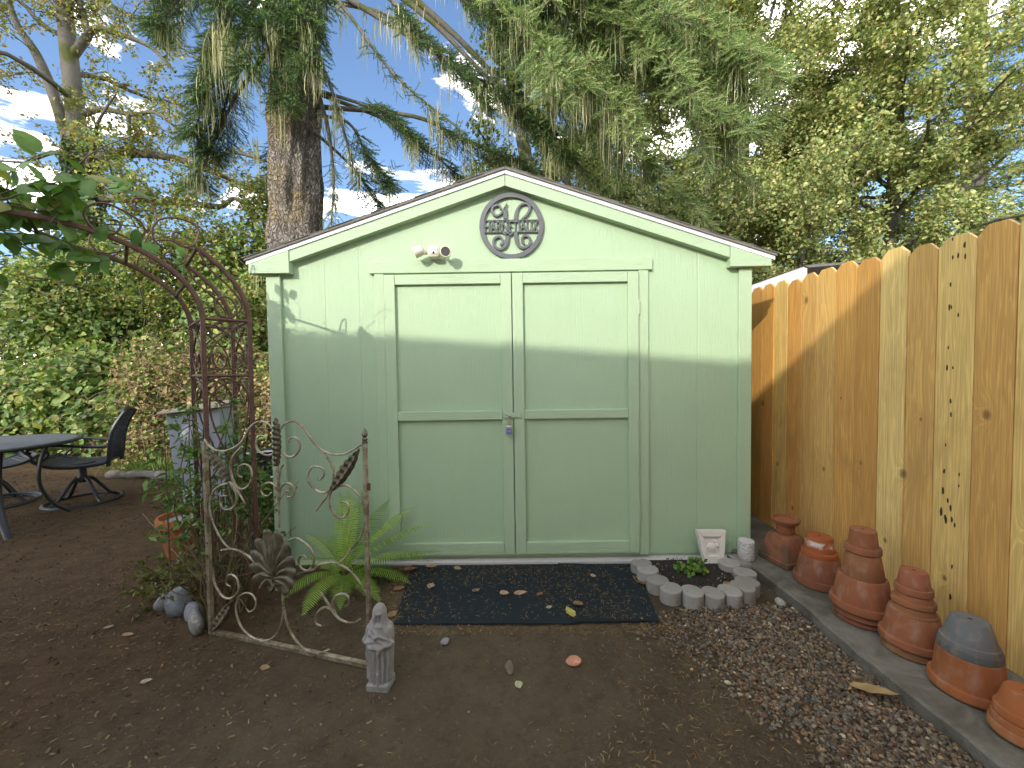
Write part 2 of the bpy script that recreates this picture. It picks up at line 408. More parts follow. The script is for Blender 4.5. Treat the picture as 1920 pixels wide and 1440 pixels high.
c = t.mix(1.0, c, oi.outputs['Color'], 'MULTIPLY')
c = t.mix(t.math('MULTIPLY', t.ramp(fine, [(.4, 1), (.6, 0)]), .30), c, (.22, .11, .035))
c = t.mix(t.math('MULTIPLY', t.ramp(blot, [(.5, 0), (.75, 1)]), .5), c, (.30, .155, .055))
c = t.mix(t.math('MULTIPLY', t.ramp(core, [(.12, 0), (.35, .55), (.8, 1)]), .7), c, (.10, .05, .022))
M['cedar'] = t.done(c, .62, t.bump(t.math('ADD', rings, fine), .12, .002), spec=.3)
M['pit'] = simple('dark_bark_pits', (.055, .03, .016), .9, 0, 80, .4)

def R2(*a): return np.random.default_rng(*a)

# ------------------------------------------------------------------ ground
rg = R2(7)
def wav(x, y, seed, n=10, f0=.6, f1=9):
    r = R2(seed); s = 0
    for i in range(n):
        f = f0 * (f1 / f0) ** (i / (n - 1)); a = r.uniform(0, 2 * PI); s = s + np.sin(x * f * math.cos(a) + y * f * math.sin(a) + r.uniform(0, 6.3)) / (1 + .35 * f)
    return s
def gheight(x, y):
    x = np.asarray(x, float); y = np.asarray(y, float)
    h = .006 * wav(x, y, 3) + .0034 * wav(x, y, 4, 12, 10, 50)
    near = np.exp(-(np.maximum(0, np.abs(x - .45) - 1.15) ** 2 + np.maximum(0, np.abs(y - 2.35) - .65) ** 2) / .08)
    return h * (1 - .85 * near) - .004 * near
xs = np.concatenate([-np.geomspace(6, 220, 22)[::-1][:-1], np.linspace(-6, 3, 226), np.geomspace(3, 220, 22)[1:]])
ys = np.concatenate([-np.geomspace(.6, 220, 22)[::-1][:-1] + .6, np.linspace(0, 6.4, 170), np.geomspace(6.4, 320, 26)[1:]])
X, Y = np.meshgrid(xs, ys); Z = gheight(X, Y); Z[np.hypot(X, Y) > 9] *= 0
V = np.stack([X, Y, Z], -1).reshape(-1, 3); nx = len(xs); ny = len(ys)
i = np.arange(nx * ny).reshape(ny, nx)
F = np.stack([i[:-1, :-1], i[:-1, 1:], i[1:, 1:], i[1:, :-1]], -1).reshape(-1, 4)
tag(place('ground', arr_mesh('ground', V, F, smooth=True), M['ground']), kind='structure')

# concrete strip under the fence
mb = MB()
cy = np.linspace(-.6, 3.6, 60); rr = R2(5)
poly = [(1.452, -.05), (1.447, .048), (1.457, .058), (1.95, .062), (1.95, -.05)]
V = []; F = []
for k, y in enumerate(cy):
    j = .006 * math.sin(y * 7) + rr.normal(0, .003)
    step = 0 if y > 1.33 else .010
    for q, (a, z) in enumerate(poly): V.append((a + (j + step if q < 3 else 0), y, z + (rr.normal(0, .0015) - step * .6 if q in (1, 2) else 0)))
n = len(poly)
for k in range(len(cy) - 1):
    for q in range(n): F.append((k * n + q, k * n + (q + 1) % n, (k + 1) * n + (q + 1) % n, (k + 1) * n + q))
F += [tuple(range(n)), tuple(reversed(range((len(cy) - 1) * n, len(cy) * n)))]
mb.add(V, F); tag(mb.build('concrete_curb', M['concrete']), kind='structure')

# house behind the viewer, whose roof line throws the shade on the shed and the fence
hp = [(-13, 0), (-13, 4.35), (-7.55, 3.92), (-7.35, 4.63), (-4.86, 4.43), (-1.82, 4.185), (-.97, 4.40), (2.6, 5.25), (6.2, 4.4), (6.2, 0)]
ht = thing('house', (-2, -6, 0), 'pale house behind the viewer with a low roof line', 'house')
MB().prism([(a, b - .16 if b > 0 else b) for a, b in hp], lambda a, b, d: (a, d, b), -3.25, -9).build('wall', M['housewall'], ht)
rp = hp[1:-1]
MB().prism([(a, b) for a, b in rp] + [(a, b - .14) for a, b in reversed(rp)], lambda a, b, d: (a, d, b), -3.0, -9.2).build('roof', M['shingle'], ht)

# ------------------------------------------------------------------ shed
WY = 2.57
shed = thing('garden_shed', (0, WY, 0), 'light green painted garden shed with double doors and white edged gable roof', 'shed', rot=(0, math.radians(-.25), 0))
ORG[shed.name] = Vector((0, WY, 0))
def rz(x, top=2.513): return top - .3305 * abs(x + .02)
front = [(-1.54, .03), (1.535, .03), (1.535, rz(1.535) - .05), (-.02, rz(-.02) - .05), (-1.54, rz(-1.54) - .05)]
XZ = lambda a, b, d: (a, d, b)
MB().prism(front, XZ, WY, WY + .02).build('front_wall', M['siding'], shed)
MB().b2(-1.54, -1.52, WY + .021, 5.5, .03, 1.9).build('side_wall', M['siding'], shed)
MB().b2(1.515, 1.535, WY + .021, 5.5, .03, 1.9).build('side_wall', M['siding'], shed)
MB().prism(front, XZ, 5.501, 5.52).build('back_wall', M['siding'], shed)
# base board and foundation
MB().b2(-1.53, 1.525, WY + .012, WY + .05, -.02, .029).build('base_board', M['trim_h'], shed)
mb = MB(); mb.b2(-1.56, 1.55, 2.512, 5.5, -.1, .012)
tag(mb.build('foundation', M['pale_concrete'], None), kind='structure')
# corner boards
for x0, x1 in ((-1.562, -1.472), (1.472, 1.553)):
    MB().b2(x0, x1, WY - .021, WY - .001, .03, 1.886).build('corner_board', M['trim'], shed, .003)
for x0 in (-1.562, 1.533):
    MB().b2(x0 - .001, x0 + .021, WY, WY + .08, .03, 1.886).build('corner_board', M['trim'], shed, .003)
# rakes (one per slope), white edge, roof
for sgn in (-1, 1):
    def sl_(x0, x1, t0, t1, y0, y1):
        a = [(x0, rz(x0) - t0), (x1, rz(x1) - t0), (x1, rz(x1) - t1), (x0, rz(x0) - t1)]
        return MB().prism(a, XZ, y0, y1)
    xe = -1.66 if sgn < 0 else 1.675
    xa = -.0215 if sgn < 0 else -.0185
    sl_(xa, -1.39 if sgn < 0 else 1.395, .029, .1, WY - .05, WY - .001).build('rake_board', M['trim_h'], shed, .002)
    sl_(xa, xe, .004, .028, WY - .058, WY - .01).build('white_edge', M['white'], shed)
    r = sl_(xa, xe + .008 * sgn, -.012, .0035, WY - .068, 5.62).build('roof', M['shingle'], shed)
    # shingle courses along the slope
    for k in range(12):
        q0 = abs(xe - xa) * k / 12; q1 = abs(xe - xa) * (k + 1) / 12 + .02
        xA = xa + sgn * q0; xB = xa + sgn * q1
        mbb = MB(); mbb.prism([(xA, rz(xA) + .0122), (xB, rz(xB) + .0175), (xB, rz(xB) + .0121)], XZ, WY - .07 - .004 * (k % 2), 5.63)
        mbb.build('shingle_course', M['shingle'], r)
    xi = -1.392 if sgn < 0 else 1.397
    xo = -1.648 if sgn < 0 else 1.655
    MB().prism([(xi, 1.888), (xo, 1.888), (xo, rz(xo) - .0285), (xi, rz(xi) - .0285)], XZ, WY - .056, WY - .002).build('eave_block', M['trim_h'], shed, .002)
    MB().b2(min(xo, xo - .05 * sgn), max(xo, xo - .05 * sgn), WY + .0, 5.5, 1.90, 1.955).build('fascia', M['trim'], shed)
# door casing, header
MB().b2(-.90, .915, WY - .024, WY - .001, 1.884, 1.966).build('header_board', M['trim_h'], shed, .003)
for x0, x1 in ((-.868, -.807), (.826, .89)):
    MB().b2(x0, x1, WY - .02, WY - .001, .032, 1.882).build('door_casing', M['trim'], shed, .003)
def door(x0, x1, hinge_left):
    d = MB().b2(x0, x1, WY - .012, WY - .001, .052, 1.872).build('door', M['siding'], shed)
    s = .068
    y0, y1 = WY - .036, WY - .0125
    for a in ((x0, x0 + s), (x1 - s, x1)):
        MB().b2(a[0], a[1], y0, y1, .052, 1.872).build('stile', M['trim'], d, .003)
    for z0, z1 in ((1.808, 1.872), (.936, .994), (.052, .130)):
        MB().b2(x0 + s + .001, x1 - s - .001, y0 + .0015, y1, z0, z1).build('rail', M['trim_h'], d, .003)
    for zz in (.3, 1.6):
        xx = x0 if hinge_left else x1
        MB().b2(xx - .004, xx + .004, y0 - .003, y0 + .004, zz, zz + .09).build('hinge', M['trim'], d)
    return d
dl = door(-.803, .009, True); dr = door(.015, .822, False)
hs = MB().b2(-.05, .062, WY - .044, WY - .0375, .948, .982).build('hasp', M['trim'], shed, .002)
mb = MB(); mb.tube(crom([(-.034, WY - .045, .973), (-.034, WY - .066, .972), (-.022, WY - .072, .966), (-.010, WY - .066, .960), (-.010, WY - .045, .960)], 4), .0045, 8)
mb.build('staple', M['steel'], shed)
# padlock
pl = thing('padlock', (-.02, WY - .066, .86), 'small steel padlock with a blue band hanging from the door hasp', 'padlock')
mb = MB(); mb.tube(crom([(-.030, WY - .07, .895), (-.030, WY - .07, .945), (-.022, WY - .068, .962), (-.014, WY - .066, .945), (-.013, WY - .066, .895)], 5), .0035, 8); mb.build('shackle', M['steel'], pl)
mb = MB(); mb.b2(-.041, -.003, WY - .078, WY - .056, .874, .902); mb.build('body', M['steel'], pl, .005)
mb = MB(); mb.b2(-.0415, -.0025, WY - .079, WY - .055, .846, .873); mb.build('band', M['blue'], pl, .006)

# monogram sign
sg = thing('monogram_sign', (.007, WY - .03, 2.175), 'round dark grey monogram sign with a scroll letter and a name across it', 'sign')
SY0, SY1 = WY - .020, WY - .006
mb = MB(); nseg = 64
ro, ri = .205, .176
V = []
for k in range(nseg):
    a = 2 * PI * k / nseg
    for (r, y) in ((ro, SY0), (ri, SY0), (ri, SY1), (ro, SY1)): V.append((.007 + r * math.cos(a), y, 2.175 + r * 1.02 * math.sin(a)))
F = []
for k in range(nseg):
    j = (k + 1) % nseg
    for q in range(4): F.append((k * 4 + q, k * 4 + (q + 1) % 4, j * 4 + (q + 1) % 4, j * 4 + q))
mb.add(V, F, False); mb.build('ring', M['dark_metal'], sg, .0015)
# letter strokes: (x, z, half width), traced in units of the photo zoom and scaled to metres
def sgp(a, b): return ((a - 1313) / 360 * .205 + .007, 2.175 - (b - 508) / 362 * .209)
def stroke(pts, mbx, y0=SY0 + .002, y1=SY1):
    P = crom([(*sgp(a, b), w) for a, b, w in pts], 6)
    V = []
    for k, (x, z, w) in enumerate(P):
        x0, z0, _ = P[max(0, k - 1)]; x1, z1, _ = P[min(len(P) - 1, k + 1)]
        L = math.hypot(x1 - x0, z1 - z0) or 1; nx_, nz_ = -(z1 - z0) / L, (x1 - x0) / L
        for s_ in (1, -1):
            for y in (y0, y1): V.append((x + nx_ * w * s_, y, z + nz_ * w * s_))
    F = []
    for k in range(len(P) - 1):
        a = k * 4; b = a + 4
        F += [(a, b, b + 2, a + 2), (a + 1, a + 3, b + 3, b + 1), (a, a + 1, b + 1, b), (a + 2, b + 2, b + 3, a + 3)]
    F += [(0, 2, 3, 1), tuple(len(P) * 4 - 4 + q for q in (0, 1, 3, 2))]
    mbx.add(V, F)
mb = MB(); stroke([(1190, 325, .004), (1185, 290, .006), (1150, 278, .0075), (1105, 300, .008), (1098, 350, .008), (1130, 392, .007), (1180, 385, .006), (1225, 335, .007), (1265, 262, .003)], mb); mb.build('letter_stroke', M['dark_metal'], sg, .001)
mb = MB(); stroke([(1250, 300, .006), (1245, 360, .011), (1243, 430, .012)], mb); mb.build('letter_stroke', M['dark_metal'], sg, .001)
mb = MB(); stroke([(1268, 580, .010), (1262, 660, .013), (1235, 730, .011), (1180, 760, .008), (1125, 730, .008), (1108, 680, .008), (1130, 635, .0075), (1180, 625, .007), (1212, 660, .007), (1210, 700, .007), (1180, 712, .006)], mb); mb.build('letter_stroke', M['dark_metal'], sg, .001)
mb = MB(); stroke([(1360, 440, .012), (1365, 380, .010), (1390, 310, .007), (1430, 275, .006), (1480, 265, .007), (1515, 290, .009), (1515, 340, .008), (1480, 395, .007), (1430, 435, .006)], mb); mb.build('letter_stroke', M['dark_metal'], sg, .001)
mb = MB(); stroke([(1358, 575, .012), (1365, 650, .012), (1385, 715, .010), (1430, 748, .008), (1490, 735, .008), (1522, 690, .008), (1510, 635, .0075), (1465, 615, .007), (1432, 640, .007), (1432, 685, .007), (1462, 705, .006)], mb); mb.build('letter_stroke', M['dark_metal'], sg, .001)
mb = MB(); stroke([(1215, 580, .005), (1250, 600, .006), (1290, 605, .006), (1330, 580, .005)], mb); mb.build('letter_stroke', M['dark_metal'], sg, .001)
mb = MB()
for z in (445, 575):
    a = sgp(1000, z); b = sgp(1625, z); mb.b2(a[0], b[0], SY0 + .003, SY1, a[1] - .003, a[1] + .003)
mb.build('name_bars', M['dark_metal'], sg, .001)
cu = bpy.data.curves.new('name_text', 'FONT'); cu.body = 'HARNETIAUX'; cu.align_x = 'CENTER'; cu.align_y = 'CENTER'; cu.size = .1; cu.extrude = .005; cu.offset = .0002
to = bpy.data.objects.new('tmp_text', cu); COL.objects.link(to)
bpy.context.view_layer.update()
dg = bpy.context.evaluated_depsgraph_get(); me = bpy.data.meshes.new_from_object(to.evaluated_get(dg)); me.name = 'name_letters'
COL.objects.unlink(to); bpy.data.objects.remove(to)
co = np.array([v.co for v in me.vertices]); x0, x1 = co[:, 0].min(), co[:, 0].max(); y0_, y1_ = co[:, 1].min(), co[:, 1].max()
za = sgp(0, 572)[1]; zb = sgp(0, 450)[1]; xa = sgp(1008, 0)[0]; xb = sgp(1614, 0)[0]
for v in me.vertices:
    fx = (v.co.x - x0) / (x1 - x0); fy = (v.co.y - y0_) / (y1_ - y0_); d = v.co.z
    v.co = (xa + fx * (xb - xa), (SY0 + SY1) / 2 - d, za + fy * (zb - za))
place('name_letters', me, M['dark_metal'], sg)

# floodlight
fl = thing('security_light', (-.46, WY - .02, 1.985), 'cream twin head security light with motion sensor left of the monogram sign', 'light')
RX = Matrix.Rotation(PI / 2, 3, 'X')
MB().lathe([(.05, 0), (.05, .014), (.044, .02), (1e-4, .021)], 28, (-.475, WY - .001, 2.0), RX).build('base_plate', M['beige'], fl)
mb = MB(); mb.b2(-.515, -.443, WY - .095, WY - .022, 1.960, 2.040); bx = mb.build('sensor_box', M['beige'], fl, .019)
MB().b2(-.503, -.456, WY - .099, WY - .0955, 1.980, 2.027).build('sensor_window', M['white'], bx, .004)
mb = MB(); mb.sphere((-.478, WY - .098, 1.988), .008); mb.build('sensor_eye', M['lens'], bx)
def lamp(c, d):
    d = Vector(d).normalized(); Rm = d.to_track_quat('Z', 'Y').to_matrix()
    h = MB().lathe([(1e-4, -.038), (.018, -.036), (.030, -.025), (.0335, 0), (.0345, .027), (.032, .030), (.0285, .030), (.0275, .024)], 28, c, Rm).build('lamp_head', M['beige'], fl)
    MB().lathe([(.0275, .0242), (.02, .010), (1e-4, .004)], 24, c, Rm).build('reflector', M['steel'], h)
    MB().lathe([(.027, .0262), (1e-4, .028)], 24, c, Rm).build('lens', M['lens'], h)
lamp((-.402, WY - .098, 1.988), (.12, -1, -.12))
lamp((-.572, WY - .09, 1.998), (-.97, -.1, -.45))
mb = MB(); mb.tube([(-.43, WY - .06, 1.99), (-.41, WY - .07, 1.988), (-.39, WY - .075, 1.988)], .011, 10)
mb.tube([(-.525, WY - .06, 1.995), (-.56, WY - .075, 1.997), (-.59, WY - .09, 1.998)], .011, 10); mb.sphere((-.552, WY - .085, 1.998), .015)
mb.build('swivel_arms', M['beige'], fl)

# ------------------------------------------------------------------ fence
fence = thing('wood_fence', (1.93, 1.5, 0), 'new cedar board fence with dog-eared tops right of the shed', 'fence')
ORG[fence.name] = Vector((1.93, 0, 0)); fence.location = (1.93, 0, 0)
seams = [3.194]
for x in (468, 490, 514.6, 541, 569, 605, 643.5, 688, 738, 792.5, 865, 943): seams.append(1.93 * 740 / x)
while seams[-1] > -.55: seams.append(seams[-1] - .1397)
while seams[0] < 5.2: seams.insert(0, seams[0] + .1397)
ORA = (.68, .36, .10); YEL = (.78, .53, .18); TAN = (.64, .39, .125); BRN = (.54, .29, .08); PAL = (.80, .58, .22)
i0 = min(range(len(seams)), key=lambda k: abs(seams[k] - 3.194))
cols = {0: BRN, 1: ORA, 2: YEL, 3: ORA, 4: TAN, 5: (.68, .43, .14), 6: (.64, .355, .10), 7: BRN, 8: PAL, 9: TAN, 10: (.74, .52, .18), 11: (.60, .345, .10), 12: (.74, .51, .175)}
rb = random.Random(3)
def ftop(y): return 1.765 + .034 * y
boards = {}
for k in range(len(seams) - 1):
    ya, yb = seams[k + 1] + .0018, seams[k] - .0018
    w = yb - ya; zt = ftop((ya + yb) / 2) + rb.uniform(-.012, .012); dx = rb.uniform(-.003, .003)
    e = .036
    poly = [(ya, .062 if ya < 3.6 else -.02), (yb, .062 if ya < 3.6 else -.02), (yb, zt - e), (yb - e, zt), (ya + e, zt), (ya, zt - e)]
    mb = MB(); mb.prism(poly, lambda a, b, d: (1.93 + d + dx, a, b), 0.0, .016)
    o = mb.build('board', M['cedar'], fence, .002)
    c = cols.get(k - i0, rb.choice([ORA, TAN, YEL, BRN])); j = rb.uniform(.95, 1.05)
    j *= 1.12; o.color = (c[0] * j, c[1] * j, c[2] * j, 1); boards[k - i0] = (o, ya, yb, dx)
for z in (.35, 1.0, 1.6):
    MB().b2(1.951, 1.989, -.5, 5.2, z, z + .09).build('rail', M['cedar'], fence).color = (*TAN, 1)
for y in (-.3, 2.1, 4.5):
    MB().b2(1.99, 2.08, y, y + .09, -.1, 1.78).build('post', M['cedar'], fence).color = (*TAN, 1)
# dark pits in the tenth board
o, ya, yb, dx = boards[10]; rp_ = random.Random(11); mb = MB()
pits = [(.62, 1.70, 1), (.60, 1.62, 1.4), (.46, 1.62, 1.6), (.30, 1.66, 1.9), (.28, 1.61, 1.8), (.64, 1.50, 1.5), (.66, 1.40, 2.0), (.60, 1.40, 1.1), (.42, 1.36, 1.4), (.66, 1.22, 1.0), (.68, 1.13, 1.7), (.52, 1.13, 1.0), (.56, .98, 1.6), (.54, .92, 1.5), (.66, .78, 1.0), (.68, .66, 1.8), (.28, .66, 1.1), (.28, .61, .9), (.70, .57, 2.2), (.56, .53, 1.7), (.74, .47, 2.8), (.62, .45, 1.9), (.48, .50, 1.9), (.44, .45, 1.9), (.36, .43, 1.6), (.6, .44, 2.2), (.4, .24, 1.5), (.42, .10, 2.2), (.33, 1.74, 1.2), (.5, 1.76, .8)]
for (u, z, s) in pits:
    yc = ya + (yb - ya) * u; zc = .08 + z * .985 + .05; h = .0075 * s; w = .0028 * s ** .7
    P = [(yc + w * math.cos(q * PI / 4) * rp_.uniform(.8, 1.2), zc + h * math.sin(q * PI / 4) * rp_.uniform(.8, 1.2)) for q in range(8)]
    MB().prism(P, lambda a, b, d: (1.93 + dx + d, a, b), -.0006, .001).build('bark_pit', M['pit'], o)

# neighbour's white outbuilding behind the fence
nb = thing('white_outbuilding', (3.4, 4.4, 0), 'white walled outbuilding with grey shingle roof just behind the cedar fence', 'outbuilding')
MB().b2(2.62, 4.2, 3.5, 5.8, 0, 1.95).build('wall', M['tin'], nb)
MB().b2(2.5, 2.53, 3.40, 5.95, 1.96, 2.115).build('fascia', M['white'], nb)
MB().prism([(2.49, 2.118), (3.4, 2.18), (4.35, 2.06), (4.35, 2.04), (3.4, 2.165), (2.53, 2.10)], lambda a, b, d: (a, d, b), 3.38, 6.0).build('roof', M['shingle'], nb)
for k in range(12):
    MB().box((2.60, 3.52 + k * .2, 2.132 + .004 * (k % 3)), (.12, .18, .010), Matrix.Rotation(-.13, 3, 'Y')).build('shingle', M['shingle'], nb)

# ------------------------------------------------------------------ mats
def mat_mesh(corners, z0, name, label):
    n = 26; V = []; F = []
    c = [np.array(q) for q in corners]
    for lay in (1, 0):
        for a in range(n + 1):
            for b in range(n + 1):
                u, v = a / n, b / n
                p = c[0] * (1 - u) * (1 - v) + c[1] * u * (1 - v) + c[2] * u * v + c[3] * (1 - u) * v
                e = .004 * math.sin(13 * u + 2) * (1 if b in (0, n) else 0)
                z = z0 + (.008 + .0022 * math.sin(9 * u + 3 * v) * math.sin(7 * v + 1) if lay else 0)
                V.append((p[0], p[1] + e, z))
    m = (n + 1) ** 2
    for a in range(n):
        for b in range(n):
            i = a * (n + 1) + b; F.append((i, i + n + 1, i + n + 2, i + 1)); i += m; F.append((i, i + 1, i + n + 2, i + n + 1))
    rim = [a * (n + 1) for a in range(n + 1)] + [n * (n + 1) + b for b in range(1, n + 1)] + [a * (n + 1) + n for a in range(n - 1, -1, -1)] + [b for b in range(n - 1, 0, -1)]
    for k in range(len(rim)): i, j = rim[k], rim[(k + 1) % len(rim)]; F.append((i, j, j + m, i + m))
    o = MB().add(V, F, True).build(name, M['mat'], None, 0, True, (sum(q[0] for q in corners) / 4, sum(q[1] for q in corners) / 4, z0))
    return tag(o, label, 'mat', 'dark mats before the shed doors')
mat_mesh([(-.655, 2.490), (-.595, 1.905), (.300, 1.895), (.300, 2.485)], .002, 'door_mat', 'wide dark rubber mat before the shed doors, the left of two')
mat_mesh([(.285, 2.492), (.285, 1.902), (.715, 1.905), (.765, 2.470)], .0045, 'door_mat', 'narrower dark mat overlapping the other, nearest the edging blocks')

# ------------------------------------------------------------------ bed edged with blocks
mb = MB(); ring = []
edg = [(.783, 2.387), (.793, 2.300), (.812, 2.198), (.851, 2.104), (.949, 2.066), (1.057, 2.062), (1.155, 2.075), (1.244, 2.110), (1.304, 2.170), (1.345, 2.262), (1.315, 2.372)]
bedp = [(.80, 2.49), (.82, 2.38), (.83, 2.28), (.86, 2.2), (.9, 2.13), (1.0, 2.1), (1.15, 2.11), (1.24, 2.16), (1.29, 2.25), (1.31, 2.36), (1.36, 2.49)]
V = [(1.07, 2.32, .045)] + [(x, y, .028) for x, y in bedp]
n_ = len(bedp); F = [(0, i + 1, i + 2) for i in range(n_ - 1)] + [(0, n_, 1)]
tag(MB().add(V, F, True).build('bed_soil', M['soil']), kind='structure')
ordn = ['first', 'second', 'third', 'fourth', 'fifth', 'sixth', 'seventh', 'eighth', 'ninth', 'tenth', 'eleventh']
cen = Vector((1.07, 2.33))
for k, (x, y) in enumerate(edg):
    # bullet shape: round outer head with a hollow inner end for the next block
    a = edg[max(0, k - 1)]; b = edg[min(len(edg) - 1, k + 1)]
    d = Vector((b[0] - a[0], b[1] - a[1])).normalized(); nrm = Vector((d.y, -d.x))
    if nrm.dot(Vector((x, y)) - cen) < 0: nrm = -nrm
    sp_ = (Vector((x, y)) - Vector(a)).length if k else .1
    rb_ = .0565; poly = []
    for q in range(25):
        an = math.radians(-150 + 300 * q / 24); poly.append((rb_ * math.cos(an), rb_ * 1.12 * math.sin(an)))
    for q in range(1, 8):
        an = math.radians(30 - 60 * q / 8); poly.append((-max(sp_, .086) + (rb_ + .001) * math.cos(an), rb_ * 1.02 * math.sin(an)))
    ang = k * .13
    mb = MB(); hgt = .066 + .004 * math.sin(k * 2.1)
    # lay block across the ring: long axis along the outward normal
    def fn(p, q, h, x=x, y=y, d=d, nrm=nrm): v = Vector((x, y)) + d * p + nrm * q; return (v.x, v.y, h)
    mb.prism(poly, fn, -.02, hgt)
    o = mb.build('edging_block', M['block'], None, .006, True, (x, y, 0))
    lab = '%s grey scalloped edging block round the small bed, counted from the mats' % ordn[k]
    tag(o, lab, 'edging block', 'edging blocks round the small bed')

# plaque with an animal in relief
pq = thing('plaster_plaque', (1.255, 2.44, .02), 'off-white tapered plaster plaque with an animal relief leaning on the shed', 'plaque', rot=(math.radians(-12), 0, math.radians(4)))
ORG[pq.name] = Vector((0, 0, 0))
out = [(-.060, 0), (.060, 0), (.096, .205), (-.092, .212)]; inn = [(-.038, .055), (.038, .055), (.058, .165), (-.056, .170)]
mb = MB()
for k in range(4):
    j = (k + 1) % 4
    mb.prism([out[k], out[j], inn[j], inn[k]], lambda a, b, d: (a, d, b), -.018, .022)
mb.build('frame', M['plaster'], pq, .004, world=False)
mb = MB(); mb.prism([(a * 1.02, b) for a, b in inn], lambda a, b, d: (a, d, b), -.004, .018); mb.build('panel', M['plaster'], pq, 0, world=False)
mb = MB()
mb.sphere((-.004, -.006, .108), .03, 16, 10, (1.15, .42, .82)); mb.sphere((.032, -.010, .118), .018, 14, 8, (1, .6, .95)); mb.sphere((.048, -.012, .110), .009, 10, 6, (1, .8, .8))
mb.sphere((.018, -.012, .140), .012, 10, 6, (1.2, .4, .7), Matrix.Rotation(.7, 3, 'Y')); mb.sphere((.036, -.012, .136), .009, 10, 6, (.6, .4, 1.2))
for dx_, dz_ in ((-.022, .084), (-.004, .082), (.014, .083), (.026, .088)): mb.tube([(dx_, -.008, dz_ + .012), (dx_ + .006, -.008, dz_ - .006)], .0065, 8)
mb.tube(crom([(-.036, -.008, .105), (-.046, -.01, .098), (-.04, -.01, .088)], 4), .004, 6)
mb.build('animal_relief', M['plaster'], pq, 0, world=False)
# speckled cylinder
mb = MB(); mb.lathe([(.046, 0), (.048, .004), (.047, .10), (.045, .108), (.0448, .109)], 32, (1.452, 2.43, .063))
co_ = mb.build('stone_cylinder', M['speckle'], None, .002, True, (1.452, 2.43, .063))
tag(co_, 'short speckled concrete cylinder standing at the shed corner', 'cylinder')
mb = MB(); mb.lathe([(.0445, 0), (.0445, .004), (.042, .006)], 32, (1.452, 2.43, .172)); mb.build('smooth_cap', M['pale_concrete'], co_)
# the block under it is the kerb end
mb = MB(); mb.b2(1.37, 1.452, 2.36, 2.50, -.02, .061); tag(mb.build('paving_stone', M['block'], None, .008, True, (1.41, 2.43, 0)), 'flat grey stone under the speckled cylinder', 'stone')

# ------------------------------------------------------------------ terracotta pots
def pot(name, x, y, z, r_rim, h, r_foot, inverted, col, label, mat='terra', rim=.28, wall=.009, rimout=.012, rot=(0, 0, 0)):
    rh = h * rim; s = .004
    prof = [(.007, 0), (r_foot - s, 0), (r_foot, s), (r_rim - rimout, h - rh), (r_rim - s * .4, h - rh + .002), (r_rim, h - rh + .006), (r_rim + .001, h - s), (r_rim - s * .7, h), (r_rim - wall - rimout * .4, h), (r_rim - wall - rimout * .9, h - .012), (r_rim - wall - rimout, h - rh), (r_foot - wall, wall), (.008, wall), (.007, 0)]
    Rm = Matrix.Rotation(PI, 3, 'X') if inverted else None
    mb = MB(); mb.lathe(prof[:-1], 44, (0, 0, h if inverted else 0), Rm)
    # drop the two caps so that the drain hole stays open
    mb.f = mb.f[:-2]; mb.sm = mb.sm[:-2]
    n = 44; last = (len(prof) - 2) * n
    for k in range(n): mb.f.append((last + k, last + (k + 1) % n, (k + 1) % n, k)); mb.sm.append(True)
    o = mb.build(name, M[mat], None, 0, False); o.location = (x, y, z); o.rotation_euler = rot; o.color = (*col, 1)
    return tag(o, label, 'pot', 'terracotta pots stacked along the fence')
def saucer(x, y, z, r, h, col, label, up=True, rot=(0, 0, 0)):
    prof = [(1e-4, 0), (r * .86, 0), (r * .88, .003), (r, h - .004), (r - .002, h), (r - .010, h), (r * .86, .010), (1e-4, .009)]
    if not up: prof = [(a, h - b) for a, b in prof]
    o = MB().lathe(prof, 44, (0, 0, 0)).build('saucer', M['terra'], None, 0, False); o.location = (x, y, z); o.rotation_euler = rot; o.color = (*col, 1)
    return tag(o, label, 'saucer', 'terracotta saucers along the fence')
TC = (.25, .090, .040); TO = (.33, .11, .036); TD = (.20, .076, .038); TB = (.25, .105, .044); Z0 = .062
# stack 1: upturned rectangular planter, small pot and saucer
px_, py_ = 1.675, 2.40
pv = thing('rectangular_planter', (px_, py_, Z0), 'stained square terracotta planter standing upside down nearest the shed', 'planter', 'terracotta pots stacked along the fence')
def rrect(w, d, r, n=5):
    P = []
    for cx, cy, a0 in ((w - r, d - r, 0), (-w + r, d - r, PI / 2), (-w + r, -d + r, PI), (w - r, -d + r, 1.5 * PI)):
        for q in range(n + 1): a = a0 + PI / 2 * q / n; P.append((cx + r * math.cos(a), cy + r * math.sin(a)))
    return P
def loft(rings):
    V = []; F = []; n = len(rings[0][0])
    for P, z in rings: V += [(a, b, z) for a, b in P]
    for k in range(len(rings) - 1):
        for q in range(n): F.append((k * n + q, k * n + (q + 1) % n, (k + 1) * n + (q + 1) % n, (k + 1) * n + q))
    F += [tuple(reversed(range(n))), tuple((len(rings) - 1) * n + q for q in range(n))]
    return V, F
rzm = Matrix.Rotation(math.radians(14), 3, 'Z')
V, F = loft([(rrect(.098, .098, .02), .032), (rrect(.072, .072, .022), .155), (rrect(.064, .064, .024), .168), (rrect(.052, .052, .024), .172)])
mb = MB(); mb.add([rzm @ Vector(v) + Vector((px_, py_, Z0)) for v in V], F, True); mb.build('body', M['terra_dirty'], pv)
V, F = loft([(rrect(.102, .102, .016), 0), (rrect(.106, .106, .016), .004), (rrect(.106, .106, .016), .028), (rrect(.100, .100, .016), .0335)])
mb = MB(); mb.add([rzm @ Vector(v) + Vector((px_, py_, Z0)) for v in V], F, True); mb.build('rim', M['terra_dirty'], pv)
